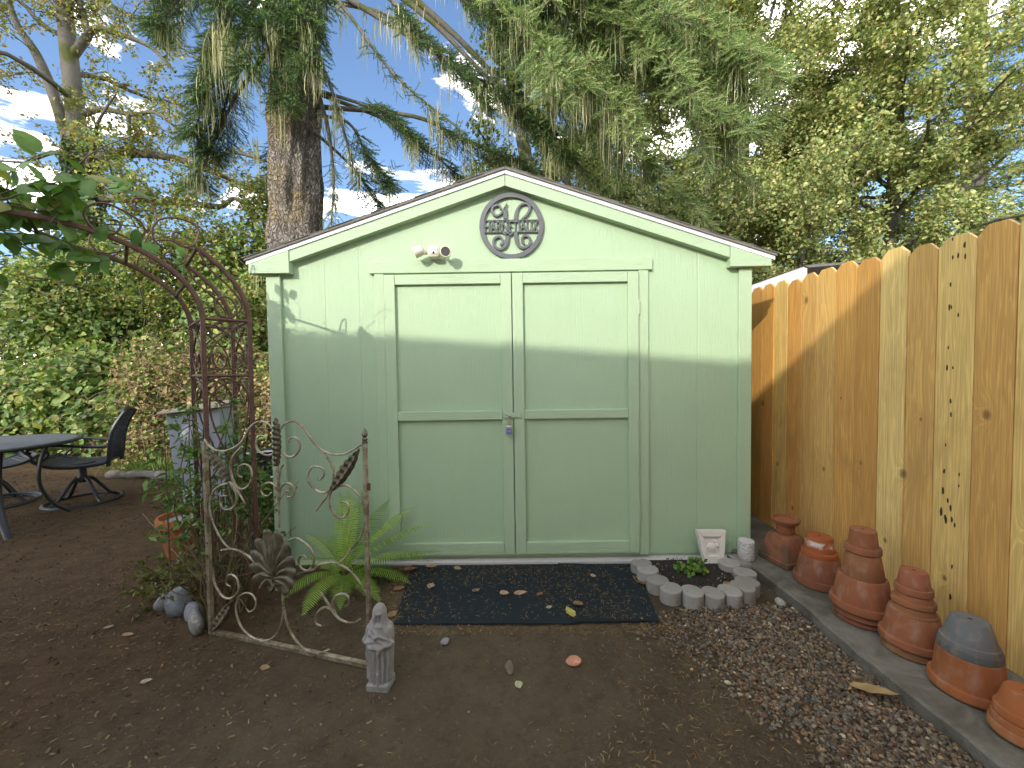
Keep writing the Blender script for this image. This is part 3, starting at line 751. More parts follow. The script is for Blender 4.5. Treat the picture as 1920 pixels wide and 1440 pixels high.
pot('small_pot', px_, py_, Z0 + .173, .058, .068, .046, False, (0.280, 0.099, 0.041), 'small upright pot between the square planter and its saucer', rim=.2, rimout=.006)
saucer(px_, py_, Z0 + .236, .078, .028, (0.294, 0.110, 0.047), 'wide shallow saucer topping the stack on the square planter')
# stack 2
px_, py_ = 1.69, 2.15
pot('clay_pot', px_, py_, Z0, .119, .152, .090, True, TD, 'large dusky clay pot upside down beside the square planter', rim=.26)
pot('clay_pot', px_, py_, Z0 + .148, .083, .112, .060, True, TO, 'bright orange pot with white lime stain, upside down on a dusky pot', 'terra_lime', rim=.30)
# stack 3
px_, py_ = 1.648, 1.835
saucer(px_, py_, Z0, .108, .026, (0.175, 0.064, 0.032), 'lowest dark saucer beneath the tallest pot stack', False)
saucer(px_, py_, Z0 + .0262, .113, .030, TD, 'upper of two saucers beneath the tallest pot stack', False)
pot('clay_pot', px_, py_, Z0 + .0564, .121, .150, .092, True, TC, 'largest pot of the tallest stack, upside down on two saucers', rim=.24)
pot('clay_pot', px_, py_, Z0 + .200, .083, .140, .060, True, TB, 'plain middle pot of the tallest stack, upside down', rim=.02, rimout=.001)
pot('clay_pot', px_, py_, Z0 + .318, .068, .108, .049, True, (0.259, 0.099, 0.045), 'top pot of the tallest stack, upside down with drain hole', rim=.30)
# stack 4
px_, py_ = 1.672, 1.622
saucer(px_, py_, Z0, .102, .034, (0.189, 0.087, 0.036), 'brown saucer beneath the many-ringed fourth pot stack', False)
pot('clay_pot', px_, py_, Z0 + .034, .107, .128, .080, True, TC, 'largest pot of the fourth stack, upside down on one saucer', rim=.24)
pot('clay_pot', px_, py_, Z0 + .145, .077, .075, .058, True, TB, 'second pot up in the fourth stack, squat and brown', rim=.36, rimout=.007)
pot('clay_pot', px_, py_, Z0 + .196, .069, .068, .052, True, (0.266, 0.104, 0.043), 'third pot up in the fourth stack, below the pink top pot', rim=.36, rimout=.008)
pot('clay_pot', px_, py_, Z0 + .244, .060, .094, .043, True, (0.259, 0.096, 0.047), 'pinkish top pot of the fourth stack, upside down', rim=.32, rimout=.007)
# stack 5
px_, py_ = 1.668, 1.415
pot('clay_pot', px_, py_, Z0, .106, .142, .085, True, (0.280, 0.096, 0.032), 'large orange clay pot upside down beneath the grey pots', rim=.24)
pot('grey_pot', px_, py_, Z0 + .138, .083, .085, .062, True, (.085, .088, .086), 'lower dark grey pot set on the large orange pot', rim=.36, rimout=.006)
pot('grey_pot', px_, py_, Z0 + .163, .078, .100, .051, True, (.125, .13, .127), 'upper grey pot with drain hole topping the orange pot', rim=.24, rimout=.006)
# stack 6
px_, py_ = 1.632, 1.228
pot('clay_pot', px_, py_, Z0, .077, .066, .060, True, (0.308, 0.116, 0.041), 'lowest pot of the short stack at the right picture edge', rim=.5, rimout=.006)
pot('clay_pot', px_, py_, Z0 + .028, .072, .070, .056, True, (0.280, 0.096, 0.032), 'middle pot of the short stack at the right picture edge', rim=.4, rimout=.006)
pot('clay_pot', px_, py_, Z0 + .056, .067, .092, .046, True, (0.301, 0.099, 0.032), 'top pot of the short stack at the right picture edge', rim=.34, rimout=.006)

# ------------------------------------------------------------------ statue
st = thing('garden_statue', (-.535, 1.535, 0), 'small grey stone statue of a hooded robed figure holding flowers', 'statue', rot=(0, 0, math.radians(-6)))
ORG[st.name] = Vector((0, 0, 0))
MB().b2(-.044, .044, -.04, .04, -.005, .03).build('plinth', M['statue'], st, .005, world=False)
zs = np.linspace(.028, .335, 96); th_ = np.linspace(0, 2 * PI, 96, endpoint=False)   # theta 0 faces the viewer (-y)
prof_z = [.028, .06, .12, .18, .215, .235, .252, .268, .285, .305, .322, .331, .335]
prof_x = [.043, .043, .045, .049, .0505, .047, .040, .0315, .0285, .0265, .0200, .0115, .001]
prof_y = [.033, .033, .034, .037, .038, .036, .032, .0300, .0290, .0265, .0200, .0115, .001]
T_, Z_ = np.meshgrid(th_, zs); ax = np.interp(Z_, prof_z, prof_x); ay = np.interp(Z_, prof_z, prof_y)
tw = (T_ + PI) % (2 * PI) - PI
def gs(t0, z0, st_, sz): return np.exp(-((tw - t0) / st_) ** 2 - ((Z_ - z0) / sz) ** 2)
low = np.clip((.165 - Z_) / .02, 0, 1)
fold = low * .0052 * np.sin(T_ * 15 + .6 * np.sin(Z_ * 40)) * (np.abs(tw) < 1.25) + .0012 * np.sin(T_ * 9 + Z_ * 30) * (Z_ < .25)
cape = np.clip((Z_ - .03) / .01, 0, 1) * (Z_ < .25) * .0070 * np.clip((np.abs(tw) - .95) / .08, 0, 1) * (np.abs(tw) < 2.6)
shawl = .006 * np.exp(-((Z_ - (.232 - .03 * tw)) / .006) ** 2) * (np.abs(tw) < 1.3) + .004 * np.exp(-((Z_ - (.212 - .035 * tw)) / .005) ** 2) * (np.abs(tw) < 1.1)
arm = .012 * np.exp(-((Z_ - (.178 + .012 * np.abs(tw - .25))) / .012) ** 2) * (np.abs(tw) < 1.3)
hands = .010 * gs(.22, .160, .2, .012) + .009 * gs(-.28, .185, .22, .014)
rf = random.Random(4); flw = 0
for q in range(9): flw = flw + .008 * gs(-.45 + rf.uniform(-.42, .55), .212 + rf.uniform(-.014, .016), .13, .0065)
hoodcut = -.0185 * np.exp(-((tw - .22) / .52) ** 4 - ((Z_ - .279) / .0185) ** 4)
face = .0105 * gs(.22, .279, .34, .014) + .0035 * gs(.24, .277, .07, .006) - .002 * gs(.06, .283, .09, .003) - .002 * gs(.4, .283, .09, .003) - .0015 * gs(.23, .268, .14, .002) + .003 * gs(.23, .262, .2, .004)
hoodrim = .003 * np.exp(-((np.sqrt(((tw - .22) / .66) ** 2 + ((Z_ - .279) / .0235) ** 2) - 1) / .16) ** 2)
tab = .004 * (np.abs(tw + .05) < .32) * (Z_ < .075)
D_ = fold + cape + shawl + arm + hands + flw + hoodcut + face + hoodrim + tab
rx = ax + D_; ry = ay + D_
V = np.stack([rx * np.sin(T_), -ry * np.cos(T_), Z_], -1).reshape(-1, 3)
n = 96; i = np.arange(96 * n).reshape(96, n); F = np.stack([i[:-1], np.roll(i[:-1], -1, 1), np.roll(i[1:], -1, 1), i[1:]], -1).reshape(-1, 4)
place('figure', arr_mesh('figure', V, F, smooth=True), M['statue'], st, 0, False)

# ------------------------------------------------------------------ rocks
def rock(name, c, s, rotz, tilt, seed, label, col=(1, 1, 1)):
    bm = bmesh.new(); bmesh.ops.create_icosphere(bm, subdivisions=4, radius=1)
    r = R2(seed); A = [(r.normal(size=3), r.uniform(0, 6)) for _ in range(10)]
    for v in bm.verts:
        p = np.array(v.co); k = 1 + sum(.045 * math.sin(float(a @ p) * 1.8 + ph) for a, ph in A)
        v.co = Vector(p * k)
        v.co = Vector((v.co.x * s[0], v.co.y * s[1], v.co.z * s[2]))
    me = bpy.data.meshes.new(name); bm.to_mesh(me); bm.free()
    o = place(name, me, M['rock'], None, 0, False, smooth=True); o.location = c; o.rotation_euler = (tilt, 0, rotz); o.color = (*col, 1)
    return tag(o, label, 'rock', 'river rocks at the arch foot')
rock('river_rock', (-1.985, 2.19, .045), (.036, .05, .06), .3, .3, 1, 'lumpy grey rock half under the shrub, farthest from the gate')
rock('river_rock', (-1.845, 2.065, .038), (.032, .055, .05), -.4, -.35, 2, 'thin slanting grey rock beside the largest rock', (.9, .9, .92))
rock('river_rock', (-1.735, 2.015, .068), (.056, .055, .078), .2, 0, 3, 'largest round blue-grey rock at the arch foot', (.8, .84, .88))
rock('river_rock', (-1.615, 1.945, .045), (.03, .06, .052), .8, .2, 4, 'small violet-grey rock between the largest rock and the gate', (1.0, .95, 1.0))
rock('river_rock', (-1.535, 1.865, .05), (.028, .06, .062), .75, .45, 5, 'flat tan rock tilted against the gate hinge post', (1.05, .98, .85))
def pebble_thing(c, s, seed, label, col, name='pebble'):
    o = rock(name, c, s, seed, 0, seed, label, col); o['group'] = 'loose stones on the ground'; o['category'] = 'stone'
pebble_thing((.253, 1.643, .012), (.034, .022, .014), 6, 'flat rusty orange stone on the dirt before the mats', (2.2, 1.0, .6), 'loose_stone')
pebble_thing((-.319, 1.773, .010), (.02, .015, .012), 7, 'round grey stone near the mat front and the statue', (1, 1, 1), 'loose_stone')
pebble_thing((-.024, 1.612, .006), (.036, .018, .008), 8, 'flat dark brown stone chip in the middle of the dirt', (.6, .42, .3), 'loose_stone')
pebble_thing((1.40, 2.04, .02), (.024, .02, .019), 9, 'round tan pebble lying against the curb', (1.5, 1.4, 1.15), 'loose_stone')

# ------------------------------------------------------------------ arch
up3 = Vector((0, 0, 1)); ua = Vector((-.7071, -.7071, 0)); wa = Vector((-.7071, .7071, 0))
Nn = Vector((-1.475, 1.895, 0)); Rr = Nn - ua * .19; Lq = Nn + wa * .42; Ff = Rr + wa * .42
ZT = 1.515; AA, BB = .52, .35
arch = thing('garden_arch', tuple(Nn + ua * AA), 'rusty brown wrought iron garden arch with scrolls left of the shed', 'arch')
def post(p, h, r=.0095): 
    d = 2 * r; return MB().box((p.x, p.y, h / 2 - .02), (d, d, h + .04), Matrix.Rotation(PI / 4, 3, 'Z')).build('post', M['rust'], arch, .002)
def bar(p, q, r=.007, name='bar'): return MB().tube([p, q], r, 8).build(name, M['rust'], arch)
def side(t0, sgn):
    """one leg tower of the arch: inner posts at t0, outer posts at t0 - sgn*.19 along the span"""
    base = Nn + ua * t0; out = -ua * .19 * sgn
    c = [base, base + out, base + out + wa * .42, base + wa * .42]
    for p in c: post(p, ZT)
    for z in (ZT, 1.24, .22):
        for k in range(4): bar(c[k] + up3 * z, c[(k + 1) % 4] + up3 * z, .0075, 'rail')
    # scroll work: upper cell and long hearts below, on the long faces and the short faces
    mb = MB()
    def S(face, pts, r=.0045):
        a, b = c[face], c[(face + 1) % 4]
        mb.tube([a + (b - a) * u + up3 * z for u, z in crom(pts, 6)], r, 6)
    for face in (0, 1, 2, 3):
        S(face, [(.5, 1.28), (.35, 1.27), (.2, 1.30), (.2, 1.345), (.35, 1.35), (.42, 1.31)]); S(face, [(.5, 1.28), (.65, 1.27), (.8, 1.30), (.8, 1.345), (.65, 1.35), (.58, 1.31)])
        S(face, [(.08, 1.27), (.2, 1.38), (.5, 1.45), (.75, 1.49), (.62, 1.505), (.5, 1.47)]); S(face, [(.92, 1.27), (.8, 1.38), (.5, 1.45), (.25, 1.49), (.38, 1.505)])
        S(face, [(.5, 1.1), (.3, 1.10), (.2, 1.16), (.3, 1.22), (.6, 1.215), (.9, 1.15), (.85, 1.0), (.55, .82), (.5, .70)]); S(face, [(.5, 1.12), (.7, 1.16), (.62, 1.2), (.4, 1.2), (.1, 1.13), (.15, 1.0), (.45, .82), (.5, .70)])
        S(face, [(.5, .70), (.2, .6), (.1, .48), (.25, .4), (.42, .45), (.35, .52)]); S(face, [(.5, .70), (.8, .6), (.9, .48), (.75, .4), (.58, .45), (.65, .52)])
        S(face, [(.1, .24), (.25, .34), (.5, .40), (.5, .55)]); S(face, [(.9, .24), (.75, .34), (.5, .40)])
    mb.build('scrollwork', M['rust'], arch)
    return c
c1 = side(0, 1); c2 = side(2 * AA, -1)
for k, w0 in enumerate((0, .42)):
    pts = [Nn + wa * w0 + ua * (AA - AA * math.cos(PI * q / 40)) + up3 * (ZT + BB * math.sin(PI * q / 40)) for q in range(41)]
    MB().tube(pts, .012, 8, flat=.5).build('inner_arc', M['rust'], arch)
    for sgn in (0, 1):
        pts = []
        for q in range(0, 17):
            a = PI * .245 * q / 16; t_ = -.19 + .71 * (1 - math.cos(a)); z_ = ZT + .475 * math.sin(a)
            if sgn: t_ = 2 * AA - t_
            pts.append(Nn + wa * w0 + ua * t_ + up3 * z_)
        MB().tube(pts, .012, 8, flat=.5).build('outer_arc', M['rust'], arch)
        bar(pts[-1], pts[-1] - wa * (.42 if k else -.42) * .5, .008, 'rail')
    mb = MB()
    S1 = [(.49, 1.9), (.47, 1.905), (.456, 1.889), (.463, 1.865), (.48, 1.845), (.507, 1.838), (.533, 1.851), (.555, 1.881), (.561, 1.911), (.549, 1.941), (.522, 1.962), (.488, 1.967), (.452, 1.954), (.42, 1.938), (.392, 1.917), (.38, 1.88), (.392, 1.848), (.399, 1.812)]
    S2 = [(.367, 2.098), (.38, 2.091), (.399, 2.103), (.408, 2.13), (.392, 2.151), (.363, 2.16), (.338, 2.147), (.321, 2.114), (.314, 2.078), (.33, 2.02), (.36, 1.95), (.38, 1.9)]
    S3 = [(.254, 1.898), (.274, 1.902), (.288, 1.886), (.282, 1.861), (.252, 1.841), (.217, 1.853), (.198, 1.893), (.193, 1.93), (.214, 1.956), (.258, 1.967), (.305, 1.959), (.341, 1.932), (.355, 1.891), (.35, 1.85), (.332, 1.829)]
    for S_ in ((S1, S3) if k == 0 else (S2, S3, S1)):
        for mir in (0, 1):
            MB().tube([Rr + wa * w0 + ua * ((a if not mir else 2 * AA + .38 - a)) + up3 * z for a, z in crom(S_, 4)], .0048, 6).build('top_scroll', M['rust'], arch)
    MB().tube([Rr + wa * w0 + ua * a + up3 * z for a, z in crom([(.05, 1.53), (.06, 1.60), (.10, 1.63), (.14, 1.60), (.13, 1.54), (.10, 1.53)], 5)], .0048, 6).build('shoulder_scroll', M['rust'], arch)
    MB().tube([Rr + wa * w0 + ua * a + up3 * z for a, z in crom([(.203, 1.85), (.16, 1.76), (.08, 1.68), (.03, 1.60), (.06, 1.54), (.11, 1.52)], 5)], .0048, 6).build('shoulder_scroll', M['rust'], arch)
for q in range(6, 40, 7):
    p = Nn + ua * (AA - AA * math.cos(PI * q / 40)) + up3 * (ZT + BB * math.sin(PI * q / 40)); bar(p, p + wa * .42, .007, 'rung')

# ------------------------------------------------------------------ gate
G0 = Vector((-1.472, 1.863, 0)); G1 = Vector((-.61, 1.626, 0)); ge = (G1 - G0).normalized(); gn = Vector((-ge.y, ge.x, 0))
gate = thing('garden_gate', tuple(G0), 'open cream wrought iron garden gate with leaf scrolls hinged on the arch', 'gate')
def gp(u, z, d=0): return G0 + ge * u + up3 * z + gn * d
def gbar(u, z0, z1, w=.016): 
    mb = MB(); a, b = gp(u, z0), gp(u, z1)
    mb.box((a + b) / 2, (w, w, z1 - z0), Matrix.Rotation(math.atan2(ge.y, ge.x), 3, 'Z')); return mb
hp_ = gbar(.014, .0, .93, .019).build('hinge_post', M['gate'], gate, .002)
fp = gbar(.892, .0, .955).build('latch_post', M['gate'], gate, .002)
mb = MB(); mb.lathe([(.006, 0), (.012, .004), (.012, .010), (.008, .013), (.012, .018), (.012, .022), (.007, .028), (.0125, .040), (.008, .056), (1e-4, .068)], 14, gp(.892, .952)); mb.build('finial', M['gateleaf'], fp)
mb = MB(); a, b = gp(.03, .012), gp(.888, .012); mb.box((a + b) / 2, ((b - a).length, .02, .02), Matrix.Rotation(math.atan2(ge.y, ge.x), 3, 'Z')); mb.build('bottom_rail', M['gate'], gate, .002)
for z in (.2, .9): MB().tube([gp(.0, z), gp(-.02, z, .015)], .008, 8).build('hinge', M['rust'], gate)
MB().box(gp(.905, .775), (.014, .006, .03), Matrix.Rotation(math.atan2(ge.y, ge.x), 3, 'Z')).build('latch_plate', M['rust'], gate)
GS = {
'top_scroll': [[(.018,.941),(.045,.913),(.089,.893),(.139,.891),(.19,.906),(.234,.93),(.265,.964),(.287,.998),(.322,1.025),(.363,1.035),(.398,1.025),(.42,1.002)], [(.466,1.003),(.489,1.027),(.523,1.039),(.556,1.036),(.594,1.007),(.63,.963),(.661,.933),(.698,.912),(.739,.903),(.791,.907),(.838,.927),(.884,.952)]],
'small_scroll': [[(.468,.906),(.495,.885),(.529,.884),(.557,.906),(.567,.934),(.557,.96),(.532,.969),(.505,.954),(.512,.945)], [(.421,.89),(.392,.883),(.363,.888),(.334,.905),(.326,.933),(.34,.962),(.366,.97),(.387,.954)], [(.446,.682),(.452,.729),(.473,.757),(.502,.763),(.527,.748),(.528,.721),(.511,.703),(.489,.706),(.486,.727),(.501,.731)], [(.442,.691),(.433,.737),(.405,.759),(.369,.751),(.347,.726),(.356,.703),(.385,.699),(.403,.716)], [(.449,.78),(.455,.808),(.462,.83),(.477,.847)], [(.442,.78),(.435,.807),(.426,.828),(.414,.841)]],
'stem': [[(.445,.88),(.445,.747),(.442,.56)]],
'side_scroll': [[(.661,.933),(.697,.899),(.728,.86),(.737,.816),(.734,.785),(.719,.757)], [(.719,.752),(.692,.737),(.65,.741),(.613,.772),(.605,.808),(.626,.841),(.658,.847),(.685,.835),(.689,.813),(.673,.794),(.657,.79)], [(.73,.753),(.713,.72),(.717,.676),(.742,.642),(.773,.634),(.799,.652),(.809,.679),(.796,.702),(.765,.7)], [(.73,.753),(.777,.774),(.813,.772),(.848,.748),(.872,.715),(.886,.672),(.885,.62),(.858,.555),(.81,.497),(.784,.463),(.752,.434)], [(.725,.757),(.691,.71),(.641,.652)],
 [(.245,.916),(.201,.88),(.178,.845),(.173,.806),(.189,.749),(.219,.722),(.255,.725),(.287,.756),(.297,.794),(.284,.827),(.248,.835),(.219,.814),(.215,.785),(.239,.774)], [(.158,.742),(.1,.724),(.06,.691),(.039,.64),(.042,.581),(.071,.514),(.113,.459),(.156,.429)], [(.17,.738),(.199,.701),(.2,.653),(.165,.621),(.121,.619),(.103,.645),(.111,.675),(.142,.683)], [(.158,.752),(.2,.721),(.252,.652)]],
'lower_scroll': [[(.099,.419),(.156,.432),(.2,.429),(.248,.415),(.314,.39),(.40,.36)], [(.26,.408),(.331,.366),(.376,.314),(.398,.289),(.42,.27)], [(.48,.50),(.53,.52),(.566,.511),(.603,.488),(.624,.448),(.617,.411),(.589,.384),(.556,.389),(.542,.416),(.552,.442),(.574,.447),(.583,.43)], [(.45,.34),(.52,.35),(.572,.377),(.622,.393),(.661,.421),(.715,.434),(.751,.432),(.798,.415),(.838,.384),(.872,.344),(.887,.32)],
 [(.646,.299),(.678,.267),(.708,.23),(.729,.206),(.76,.188),(.802,.184),(.833,.194),(.854,.21)], [(.708,.23),(.676,.233),(.643,.211),(.623,.18),(.628,.153),(.652,.146)], [(.729,.211),(.714,.25),(.731,.289),(.769,.305),(.796,.293),(.796,.266),(.777,.25)], [(.449,.30),(.449,.238),(.458,.173),(.473,.118),(.505,.067),(.549,.032),(.599,.02),(.648,.026),(.692,.048)], [(.449,.20),(.449,.162),(.426,.091),(.395,.053),(.353,.028),(.305,.022),(.245,.037),(.203,.069),(.18,.115),(.176,.164),(.196,.207),(.234,.232),(.271,.232),(.294,.206),(.286,.166),(.255,.147),(.237,.159)], [(.041,.33),(.047,.261),(.071,.219),(.108,.194),(.152,.197),(.189,.23),(.196,.266),(.182,.299),(.151,.309),(.125,.291),(.124,.261),(.148,.25)]],
}
for nm, ls in GS.items():
    for L in ls:
        P = crom(L, 6); m = len(P)
        MB().tube([gp(u, z, -.004) for u, z in P], [.0052 * (1 - .35 * (k / m) ** 3) for k in range(m)], 8).build(nm, M['gate'], gate)
def metal_leaf(p, q, w, name='leaf_ornament', lobes=7):
    """long serrated leaf from p to q in the gate's plane, with a raised midrib and curling lobes"""
    p = Vector(p); q = Vector(q); d = (q - p); L = d.length; d.normalize(); s = Vector((-d.y, d.x))
    V = []; F = []; n = lobes * 6
    for k in range(n + 1):
        t_ = k / n; e = math.sin(PI * min(1, t_ * 1.02 + .02)) ** .55; lob = 1 - .38 * abs(((t_ * lobes) % 1) - .35)
        hw = w * e * lob; c_ = p + d * L * t_
        for m_, (o_, dep) in enumerate(((-1, .006), (-.5, -.010), (0, -.003), (.5, -.010), (1, .006))):
            a = c_ + s * hw * o_ - d * abs(o_) * w * .35; V.append(gp(a.x, a.y, dep - .008 - .004 * math.sin(t_ * lobes * 2 * PI)))
    for k in range(n):
        for m_ in range(4): F.append((k * 5 + m_, k * 5 + m_ + 1, k * 5 + 6 + m_, k * 5 + 5 + m_))
    o = MB().add(V, F, True).build(name, M['gateleaf'], gate)
    o.modifiers.new('thickness', 'SOLIDIFY').thickness = .002
    return o
metal_leaf((.442, .845), (.449, 1.055), .022, lobes=9); metal_leaf((.733, .758), (.874, .938), .030); metal_leaf((.158, .757), (.04, .898), .030); metal_leaf((.036, .03), (.17, .195), .030)
# central palmette: ribbed acanthus fan with a scalloped, curling edge
base = Vector((.440, .325)); V = []; F = []; nf, nr = 110, 16
for a in range(nf + 1):
    ph = -1 + 2 * a / nf; an = ph * math.radians(76); lob = abs(((ph * 5.5) % 1) - .5) * 2
    Rm_ = (.074 + .182 * (1 - abs(ph)) ** .9) * (1 - .17 * lob ** 2.2)
    for q in range(nr + 1):
        t_ = q / nr; bend = an * (.30 + .70 * t_ ** .8) + (.30 * t_ ** 3) * ph; rr_ = Rm_ * t_
        dep = -.012 - .030 * math.sin(PI * min(1, t_ * .95)) + .0055 * math.cos(ph * 5.5 * 2 * PI) * min(1, t_ * 2) - .022 * max(0, t_ - .75) / .25
        V.append(gp(base.x + rr_ * math.sin(bend) * (1 - .25 * (1 - t_)), base.y + rr_ * math.cos(bend) - .035 * t_ * t_ * ph * ph, dep))
for a in range(nf):
    for q in range(nr): i = a * (nr + 1) + q; F.append((i, i + 1, i + nr + 2, i + nr + 1))
pm = MB().add(V, F, True).build('palmette', M['gateleaf'], gate); pm.modifiers.new('thickness', 'SOLIDIFY').thickness = .003
mb = MB()
for z in (.318, .330, .342): mb.tube([gp(.440 + .026 * math.cos(2 * PI * q / 18), z, -.014 + .014 * math.sin(2 * PI * q / 18)) for q in range(18)], .006, 8, closed=True)
mb.build('collar', M['gateleaf'], pm)
for s_ in (-1, 1):
    V = []; F = []
    for q in range(11):
        t_ = q / 10; x = .440 + s_ * (.01 + .052 * t_); z = .315 - .055 * math.sin(t_ * 1.9) + .030 * t_ * t_; hw = .017 * math.sin(PI * (.15 + .85 * t_)) + .004
        for o_, dep in ((-1, .004), (0, -.006), (1, .004)): V.append(gp(x + o_ * hw * .5, z + o_ * hw, dep - .016))
    for q in range(10):
        for m_ in range(2): F.append((q * 3 + m_, q * 3 + m_ + 1, q * 3 + 4 + m_, q * 3 + 3 + m_))
    MB().add(V, F, True).build('basal_leaf', M['gateleaf'], pm).modifiers.new('thickness', 'SOLIDIFY').thickness = .003

# ------------------------------------------------------------------ planter, meter pedestal, slatted box, log
pt = thing('terracotta_planter', (-2.27, 2.69, 0), 'wide terracotta planter filled with gravel behind the garden arch', 'planter')
mb = MB(); pc = (-2.27, 2.69, 0)
mb.lathe([(1e-4, 0), (.095, 0), (.138, .225), (.150, .227), (.152, .275), (.148, .285), (.134, .285), (.130, .262), (.126, .24)], 44, pc)
o = mb.build('body', M['terra'], pt); o.color = (*TO, 1)
MB().lathe([(.131, .246), (.08, .252), (1e-4, .255)], 30, pc).build('gravel_fill', simple('grey_gravel', (.26, .25, .23), .9, 0, 90, .6, 90, 1, .01), pt)

mp = thing('meter_pedestal', (-2.75, 3.62, 0), 'leaning grey steel electric meter box with a tan lid', 'meter box', rot=(0, math.radians(-6), math.radians(6)))
ORG[mp.name] = Vector((0, 0, 0))
MB().b2(-.23, .22, -.12, .14, .30, .93).build('upper_cabinet', M['greybox'], mp, .012, world=False)
MB().b2(-.205, .20, -.10, .12, -.05, .298).build('lower_cabinet', M['greybox'], mp, .01, world=False)
MB().b2(-.17, .0, -.155, -.101, -.02, .25).build('cover_panel', simple('pale_grey_steel', (.30, .33, .40), .45), mp, .02, world=False)
V = [(-.27, -.17, .932), (.26, -.17, .932), (.26, .18, .932), (-.27, .18, .932), (-.26, -.16, .956), (.25, -.16, .956), (.24, .17, .99), (-.25, .17, .99)]
MB().add(V, [(0, 3, 2, 1), (4, 5, 6, 7), (0, 1, 5, 4), (1, 2, 6, 5), (2, 3, 7, 6), (3, 0, 4, 7)]).build('lid', M['tan'], mp, .006, world=False)
RXm = Matrix.Rotation(PI / 2, 3, 'X')
mt = MB().lathe([(.125, 0), (.125, .018), (.112, .024), (.105, .02), (.1, .016)], 36, (-.02, -.12, .69), RXm).build('meter_ring', M['greybox'], mp, 0, world=False)
MB().lathe([(.1, .010), (.1, .026), (.09, .034), (1e-4, .036)], 32, (-.02, -.12, .69), RXm).build('meter_glass', simple('meter_cover', (.28, .30, .33), .25), mt, 0, world=False)
MB().b2(.01, .06, -.160, -.156, .70, .735).build('meter_display', M['black'], mt, 0, world=False)

bx_ = thing('slatted_box', (-2.95, 4.45, 0), 'low black slatted box with white edges behind the arch', 'box', rot=(0, math.radians(-4), math.radians(12)))
ORG[bx_.name] = Vector((0, 0, 0))
MB().b2(-.28, .28, -.05, .2, .06, .36).build('body', M['black'], bx_, .006, world=False)
for k in range(4): MB().box((0, -.06, .12 + k * .065), (.5, .02, .012), Matrix.Rotation(.5, 3, 'X')).build('slat', M['cast'], bx_, 0, world=False)
for (a, b, c, d) in ((-.28, .28, .352, .366), (-.28, .28, .06, .07), (.266, .28, .071, .351)): MB().b2(a, b, -.085, -.055, c, d).build('edge_strip', M['white'], bx_, 0, world=False)
lg = MB(); P = crom([(-4.9, 4.75, .03), (-4.55, 4.72, .05), (-4.1, 4.62, .06), (-3.6, 4.5, .06), (-3.2, 4.42, .05)], 6)
lg.tube([(x, y, z + .008 * math.sin(k)) for k, (x, y, z) in enumerate(P)], [.05 + .012 * math.sin(k * 1.3) for k in range(len(P))], 12)
tag(lg.build('fallen_log', M['log'], None, 0, True, (-4.1, 4.6, 0)), 'long grey weathered log lying along the foot of the thicket', 'log')

# ------------------------------------------------------------------ patio table and chairs
tb = thing('patio_table', (-4.25, 3.15, 0), 'round dark cast metal patio table at the left edge', 'table')
TZ = .705
MB().lathe([(1e-4, TZ - .022), (.50, TZ - .022), (.535, TZ - .026), (.548, TZ - .014), (.548, TZ - .004), (.54, TZ + .002), (.505, TZ + .001)], 64, (-4.25, 3.15, 0)).build('rim', M['cast'], tb)
mb = MB()
for k in range(-15, 16):          # woven lattice top
    for s_ in (0, 1):
        c = k * .034; h = math.sqrt(max(0, .51 ** 2 - c * c))
        R_ = Matrix.Rotation(PI / 4 + s_ * PI / 2, 3, 'Z'); mb.box(Vector((-4.25, 3.15, TZ - .001 - .0035 * s_)) + R_ @ Vector((0, c, 0)), (2 * h, .022, .006), R_)
tp_ = mb.build('lattice_top', M['tabletop'], tb)
MB().lathe([(1e-4, TZ - .018), (.505, TZ - .018), (.505, TZ - .012), (1e-4, TZ - .012)], 48, (-4.25, 3.15, 0)).build('under_plate', M['cast'], tb)
for k in range(4):
    a = PI / 4 + .35 + k * PI / 2; d = Vector((math.cos(a), math.sin(a), 0)); c = Vector((-4.25, 3.15, 0))
    MB().tube(crom([c + d * .36 + up3 * (TZ - .03), c + d * .30 + up3 * .5, c + d * .29 + up3 * .3, c + d * .36 + up3 * .12, c + d * .47 + up3 * .0], 6), .022, 10, flat=.6).build('leg', M['cast'], tb)
mb = MB(); mb.tube([Vector((-4.25, 3.15, .22)) + Vector((math.cos(2 * PI * q / 40), math.sin(2 * PI * q / 40), 0)) * .29 for q in range(40)], .012, 8, closed=True); mb.build('brace_ring', M['cast'], tb)

